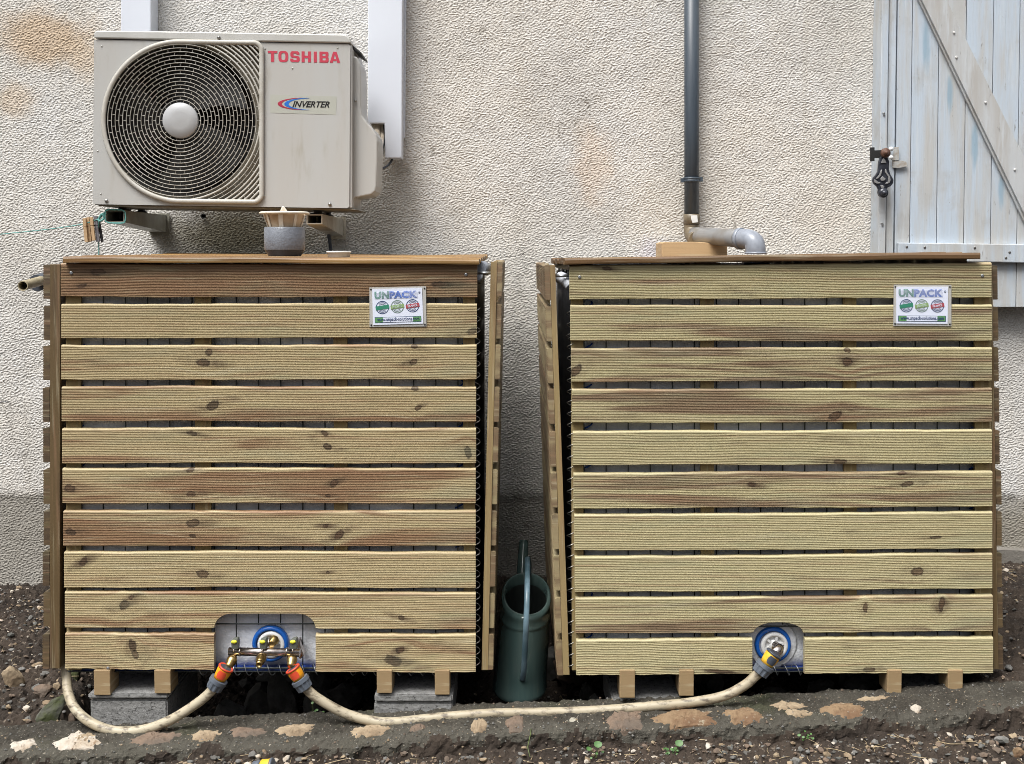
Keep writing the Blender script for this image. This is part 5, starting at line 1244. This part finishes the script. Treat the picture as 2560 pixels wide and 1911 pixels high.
def rock(c, sx_, sy_, sz_, mat, name='rock', parent=None, seed=0, sub=3, rot=0., ang=.35, flat=.0, tilt=0.):
    r = random.Random(seed); bm = bmesh.new(); bmesh.ops.create_icosphere(bm, subdivisions=sub, radius=1)
    pl = [(Vector((r.gauss(0, 1), r.gauss(0, 1), r.gauss(0, 1))).normalized(), r.uniform(.55, .9)) for _ in range(11)]
    offs = [Vector((r.uniform(-9, 9), r.uniform(-9, 9), r.uniform(-9, 9))) for _ in range(2)]
    from mathutils import noise as mn
    for v in bm.verts:
        co = v.co.copy()
        for n_, d_ in pl:
            q = co.dot(n_)
            if q > d_: co -= n_*(q-d_)*(1-ang*.3)
        co *= 1 + .22*mn.noise(v.co*1.6+offs[0]) + .09*mn.noise(v.co*4.5+offs[1])
        v.co = co
    rm = Matrix.Rotation(rot, 3, 'Z') @ Matrix.Rotation(tilt, 3, 'Y')
    for v in bm.verts: v.co = rm @ Vector((v.co.x*sx_, v.co.y*sy_, v.co.z*sz_)) + Vector(c)
    bm.verts.index_update(); vv = [v.co.copy() for v in bm.verts]; ff = [tuple(v.index for v in f.verts) for f in bm.faces]; bm.free()
    return mesh_obj(name, vv, ff, mat, parent, smooth=False)
def kpt(px, py):   # point of the kerb top under a pixel
    y = 2.95
    for _ in range(12):
        q = P(px, py, y); zt_ = zk(q.x); r = (q - Vector((0, 0, ZC))); k_ = (zt_-ZC)/r.z; y = y*k_
    return P(px, py, y)
KS = [(180, 1868, 58, 34, 'st_white', -1.1), (205, 1842, 30, 14, 'st_tan', 0), (42, 1874, 28, 13, 'st_white', 0), (506, 1853, 36, 15, 'st_tan', .5), (921, 1836, 44, 15, 'st_tan', 0), (1197, 1818, 22, 16, 'st_tan', .3),
      (1288, 1826, 22, 20, 'st_brown', .2), (735, 1822, 42, 16, 'st_tan', .2), (1712, 1791, 74, 20, 'st_orange', 0), (1855, 1782, 44, 17, 'st_orange', .1), (1969, 1763, 42, 12, 'st_tan', 0), (1995, 1778, 30, 8, 'st_tan', -.5),
      (1568, 1812, 44, 22, 'st_brown', 0), (2111, 1768, 54, 17, 'st_orange', -.4), (2189, 1745, 44, 6, 'st_tan', 0), (2302, 1780, 12, 5, 'st_white', 0), (390, 1842, 60, 14, 'st_brown', .1), (620, 1830, 46, 14, 'st_brown', 0),
      (1040, 1830, 20, 8, 'st_brown', 0)]
def kerb_z(x, y):
    j = int(np.clip(np.searchsorted(KX, x), 1, nx_-1)); col_y = KYY[20:57, j]; return float(np.interp(y, col_y, KZ[20:57, j]))
from mathutils import noise as mnz
def flush_stone(px, py, hw, hh, mt, rot, seed):
    """worn face of a stone showing through the cement, nearly level with it"""
    r = random.Random(seed); off = Vector((r.uniform(-50, 50), r.uniform(-50, 50), 0)); n, m = 40, 8
    c = kpt(px, py); cy_ = min(max(c.y, 2.90), 2.99); rx = S(hw, 2.92); ry = min(S(hh, 2.92)/.44, .066); vs = []
    ca, sa = math.cos(rot), math.sin(rot)
    def pt(rr_, a):
        e = 1 + .34*mnz.noise(Vector((math.cos(a)*1.3, math.sin(a)*1.3, 0))+off) + .22*mnz.noise(Vector((math.cos(a)*4, math.sin(a)*4, 0))+off) + .10*mnz.noise(Vector((math.cos(a)*11, math.sin(a)*11, 0))+off)
        u, v = rr_*e*math.cos(a), rr_*e*math.sin(a); x = c.x + rx*(u*ca - v*sa); y = cy_ + ry*(v*ca + u*sa*.6); y = min(max(y, KY0+.012), KY1-.006)
        ht = .0042*(1-rr_**4) - .0025*rr_**6 + .0022*mnz.noise(Vector((x*45, y*45, 3))) + .0016*mnz.noise(Vector((x*120, y*120, 9)))
        return (x, y, kerb_z(x, y) + ht)
    vs = [pt(0, 0)] + [pt(k/m, 2*math.pi*i/n) for k in range(1, m+1) for i in range(n)]
    vs += [(q[0], q[1], q[2]-.018) for q in vs[1+(m-1)*n:1+m*n]]
    fs = [(0, 1+i, 1+(i+1) % n) for i in range(n)]
    for k in range(m): fs += [(1+k*n+i, 1+(k+1)*n+i, 1+(k+1)*n+(i+1) % n, 1+k*n+(i+1) % n) for i in range(n)]
    fs.append(tuple(1+m*n+i for i in range(n-1, -1, -1)))
    mesh_obj('set_stone', vs, fs, M[mt], kerb)
for i, (px, py, hw, hh, mt, ro) in enumerate(KS): flush_stone(px, py, hw*1.08, hh, mt, -ro*.7, 100+i)

# loose rocks: left slope and the dug-out under the tanks
def at_ground(px, py, y0=3.1):
    y = y0
    for _ in range(25):
        q = P(px, py, y); z = zsoil(q.x, y); r = (q-Vector((0, 0, ZC)))
        y = .5*y + .5*min(max(y*(z-ZC)/r.z, 2.5), 4.2)
    return P(px, py, y)
def lrock(px, py, w_, h_, mt, label, seed, rot=0, tilt=0, ky=.8, group=None, sink=.35):
    c = at_ground(px, py); k = c.y/F
    o = rock((c.x, c.y, c.z + h_*k*.5*(1-sink)), w_*k*.55, w_*k*.55*ky, h_*k*.62, M[mt], 'rock', None, seed, 3, rot, tilt=tilt)
    tag(o, label, 'rock', group); return o
lrock(36, 1715, 44, 58, 'st_tan', 'pointed tan rock on the soil slope at the far left', 1, .3, -.5)
lrock(108, 1742, 46, 34, 'st_brown', 'rounded brown rock on the soil just left of the hose loop', 2, .3)
lrock(143, 1722, 20, 18, 'st_tan', 'small orange-tan pebble touching the rounded brown rock beside the hose', 3)
lrock(94, 1668, 28, 14, 'st_tan', 'flat pale tan stone near the foot of the outer left side panel', 4)
lrock(68, 1780, 26, 20, 'st_white', 'small whitish angular stone above the kerb at the far left', 5, .4)
lrock(128, 1818, 56, 100, 'st_moss', 'dark mossy slab of rock leaning left of the hose loop', 6, .4, .55, .35)
lrock(176, 1818, 34, 38, 'st_brown', 'brown stone tucked under the hose loop beside the mossy slab', 7)
lrock(196, 1832, 40, 30, 'st_grey', 'grey stone under the hose loop next to the left block', 8, .5)
lrock(204, 1795, 22, 50, 'st_brown', 'narrow brown stone standing against the left concrete block', 9)
lrock(190, 1700, 30, 60, 'st_moss', 'mossy stone behind the rising hose under the left tank corner', 10, .2, .2)
lrock(525, 1815, 128, 30, 'st_grey', 'long flat grey stone behind the kerb under the left tap', 11, .1, -.08, .4)
lrock(700, 1800, 80, 130, 'st_dark', 'largest dark boulder in the shade below the tap bar', 12, .3)
DG = 'dark rubble in the hollow under the tanks'; DL = 'dark stone among the rubble in the shaded hollow under the tanks'
rr = random.Random(9)
for i in range(64):
    x = rr.uniform(-1.15, 1.22); y = rr.uniform(3.08, 3.75)
    if abs(x-(320-1280)/1000) < .13 or abs(x-(1034-1280)/1000) < .13 or abs(x-.02) < .1: continue
    s = rr.uniform(.028, .065); z = zsoil(x, y)
    o = rock((x, y, z + s*.3 + rr.uniform(0, .05)), s*rr.uniform(.8, 1.3), s, s*rr.uniform(.7, 1.2), M[rr.choice(['st_dark', 'st_dark', 'st_grey', 'st_brown'])], 'rock', None, 200+i, 2, rr.uniform(0, 3))
    tag(o, DL, 'rock', DG)
lrock(1465, 1752, 40, 50, 'st_dark', 'dark upright stone behind the hose at the left corner of the right tank', 13)
lrock(2118, 1725, 40, 64, 'st_dark', 'dark upright stone behind the kerb right of the outlet of the right tank', 14)
lrock(2180, 1722, 60, 50, 'st_grey', 'grey sloping stone left of the bearer on the kerb under the right tank', 15, 0, .4)
lrock(2545, 1890, 26, 24, 'st_orange', 'orange-brown stone at the lower right corner of the picture', 16)
lrock(1945, 1888, 26, 22, 'st_grey', 'smooth grey pebble lying right of the middle seedling in front of the kerb', 17)
lrock(2115, 1872, 24, 20, 'st_brown', 'brown pebble in the soil below the orange stones of the kerb', 18)
lrock(2505, 1855, 34, 16, 'st_grey', 'flat grey pebble in front of the kerb near the right edge', 19)

# gravel and dry bits: nobody could count them
def pebbles(name, n, region, smin, smax, mats, seed):
    r = np.random.default_rng(seed); bm = bmesh.new(); bmesh.ops.create_icosphere(bm, subdivisions=1, radius=1)
    bv = np.array([v.co[:] for v in bm.verts]); bf = np.array([[v.index for v in f.verts] for f in bm.faces]); bm.free()
    V = []; Fc = []; MI = []; k = 0
    for _ in range(n):
        x, y = region(r); s = smin*(smax/smin)**(r.random()**2.2)
        v = bv*(1+r.uniform(-.28, .28, (len(bv), 1)))*np.array([1, r.uniform(.6, 1), r.uniform(.35, .8)])*s
        a = r.uniform(0, 6.28); c_, s_ = math.cos(a), math.sin(a); v = v @ np.array([[c_, -s_, 0], [s_, c_, 0], [0, 0, 1]])
        a = r.uniform(-.6, .6); c_, s_ = math.cos(a), math.sin(a); v = v @ np.array([[1, 0, 0], [0, c_, -s_], [0, s_, c_]])
        V.append(v + np.array([x, y, zsoil(x, y) + s*.25])); Fc.append(bf+k); k += len(bv)
        MI += [int(r.choice(len(mats), p=[.10, .20, .30, .25, .15]))]*len(bf)
    o = mesh_obj(name, np.vstack(V), np.vstack(Fc).tolist(), [M[q] for q in mats], None, midx=MI)
    o['kind'] = 'stuff'; return o
def reg(r):
    q = r.random()
    if q < .30: return r.uniform(-2.1, -1.12), r.uniform(3.0, 4.2)
    if q < .42: return r.uniform(1.22, 2.1), r.uniform(3.0, 4.2)
    if q < .92: return r.uniform(-1.9, 1.9), 2.55 + .30*r.random()**.8
    return r.uniform(-1.1, 1.2), r.uniform(3.05, 3.6)
pebbles('gravel', 15000, reg, .0018, .0115, ['st_white', 'st_tan', 'st_brown', 'st_grey', 'st_dark'], 5)
r = np.random.default_rng(8); g = G()
for i in range(700):
    x, y = reg(r); z = zsoil(x, y)+.003; a = r.uniform(0, 6.28); l_ = r.uniform(.006, .03); b_ = r.uniform(-.25, .25)
    p = Vector((x, y, z)); d_ = Vector((math.cos(a), math.sin(a), b_*.4))*l_; sd = Vector((-math.sin(a), math.cos(a), 0))*l_*r.uniform(-.3, .3)
    g.tube([p-d_, p+sd, p+d_], float(r.uniform(.0004, .0010)), 4)
o = g.obj('straw_litter', M['straw']); o['kind'] = 'stuff'
def crumbs():   # grit on the kerb top
    r = np.random.default_rng(31); V = []; Fc = []; MI = []; k = 0
    bv = np.array([(1,0,0),(-1,0,0),(0,1,0),(0,-1,0),(0,0,1),(0,0,-1)], float); bf = np.array([(0,2,4),(2,1,4),(1,3,4),(3,0,4),(2,0,5),(1,2,5),(3,1,5),(0,3,5)])
    for _ in range(3200):
        i = int(r.integers(14, 56)); j = int(r.integers(60, nx_-60)); s = .0010*(4.5**(r.random()**2.5))
        if r.random() < .5: i = int(r.integers(8, 30))
        v = bv*(1+r.uniform(-.3, .3, (6, 1)))*s; V.append(v+np.array([KX[j], KYY[i, j], KZ[i, j]+s*.3])); Fc.append(bf+k); k += 6; MI += [int(r.choice(3, p=[.2, .5, .3]))]*8
    o = mesh_obj('grit', np.vstack(V), np.vstack(Fc).tolist(), [M['st_tan'], M['st_grey'], M['st_brown']], None, midx=MI); o['kind'] = 'stuff'
crumbs()

# seedlings and scraps
def leaf_disc(g, c, r_, nrm, n=12):
    q = Vector((0, 0, 1)).rotation_difference(Vector(nrm).normalized()); c = Vector(c)
    vs = [c] + [c + q @ Vector((r_*math.cos(2*math.pi*j/n)*(1 if j % 3 else .9), r_*.8*math.sin(2*math.pi*j/n), .12*r_*math.cos(4*math.pi*j/n))) for j in range(n)]
    vs2 = [v - q @ Vector((0, 0, .0006)) for v in vs]
    g.add(vs, [(0, 1+j, 1+(j+1) % n) for j in range(n)], 0, True).add(vs2, [(0, 1+(j+1) % n, 1+j) for j in range(n)], 0, True)
def seedling(px, py, leaves, label, tuft=0, Y=2.80):
    b = P(px, py, Y); t = thing('seedling', b, label, 'seedling'); r = random.Random(px)
    g = G(); lf = []
    for (lx, ly, lr) in leaves:
        e = P(lx, ly, Y-.004); g.tube(spline([b, b.lerp(e, .5)+Vector((.002, 0, .003)), e], 4), .0009, 5); lf.append((e, S(lr, Y)))
    g.obj('stem', M['stem'], t)
    for e, lr in lf:
        g = G(); leaf_disc(g, e, lr, (r.uniform(-.3, .3), -.75, .8)); g.obj('leaf', M['leaf'], t)
    if tuft:
        g = G()
        for _ in range(tuft): leaf_disc(g, b + Vector((r.gauss(0, .012), r.uniform(-.008, .008), r.uniform(.0, .022))), r.uniform(.0025, .005), (r.uniform(-.6, .6), -.6, .8), 8)
        g.obj('foliage', M['leaf'], t)
seedling(1490, 1897, [(1495, 1861, 11), (1472, 1872, 7), (1492, 1884, 4)], 'seedling with two round leaves below the white scrap on the kerb', 3)
seedling(1682, 1893, [(1698, 1858, 11), (1684, 1884, 4)], 'bushier seedling with one large round leaf over small leaves, in front of the kerb', 26)
seedling(2010, 1850, [(2008, 1843, 4), (2032, 1846, 4)], 'tiny pair of sprouts at the kerb foot right of middle', 6)
seedling(780, 1800, [(781, 1757, 4), (792, 1775, 4), (787, 1790, 4)], 'thin weed growing behind the kerb just under the right tap', 5, Y=3.04)
seedling(172, 1840, [(170, 1836, 3)], 'tiny green sprout between the stones beside the hose loop', 10, Y=3.0)
g = G(); r = random.Random(4)
for (px, py, s) in ((1417, 1814, 13), (1434, 1808, 13), (1428, 1826, 10), (1436, 1835, 7), (1410, 1822, 9)):
    c = P(px, py, 2.90)+Vector((0, 0, .004)); vs = []; n = 9
    for i in range(n): a = 2*math.pi*i/n; k_ = s*(.5+.5*r.random()); vs.append(c + Vector((S(k_, 2.9)*math.cos(a), -.004*r.random(), S(k_, 2.9)*math.sin(a)*.8+.002*r.random())))
    b_ = [v+Vector((0, .0012, 0)) for v in vs]; g.add(vs, [tuple(range(n-1, -1, -1))]).add(b_, [tuple(range(n))]); m_ = len(g.v)-2*n
    for i in range(n): g.f.append((m_+i, m_+(i+1) % n, m_+n+(i+1) % n, m_+n+i)); g.m.append(0); g.sm.append(False)
tag(g.obj('dry_petals', M['petal']), 'crumpled cream scrap of dry petals on the kerb below the long hose', 'petals')
tag(G().tube(spline([P(2118, 1906, 2.74), P(2132, 1903, 2.735), P(2146, 1907, 2.73), P(2155, 1905, 2.73)]), .0012, 5).obj('blue_twine', M['blue_c']), 'short blue twine scrap in the soil near the bottom of the picture', 'twine')
tag(G().tube([P(1325, 1893, 2.78), P(1319, 1868, 2.80), P(1327, 1832, 2.86), P(1328, 1815, 2.90)], .0011, 5).obj('dry_stalk', M['stem']), 'thin dark dry stalk leaning on the kerb beside the petals', 'stalk')
tag(G().tube([P(0-4, 1006, 4.22), P(12, 1005, 4.238), P(24, 1006, 4.246)], .0016, 5).obj('wall_nail', M['rubber']), 'thin dark nail sticking out of the wall at the left edge', 'nail')
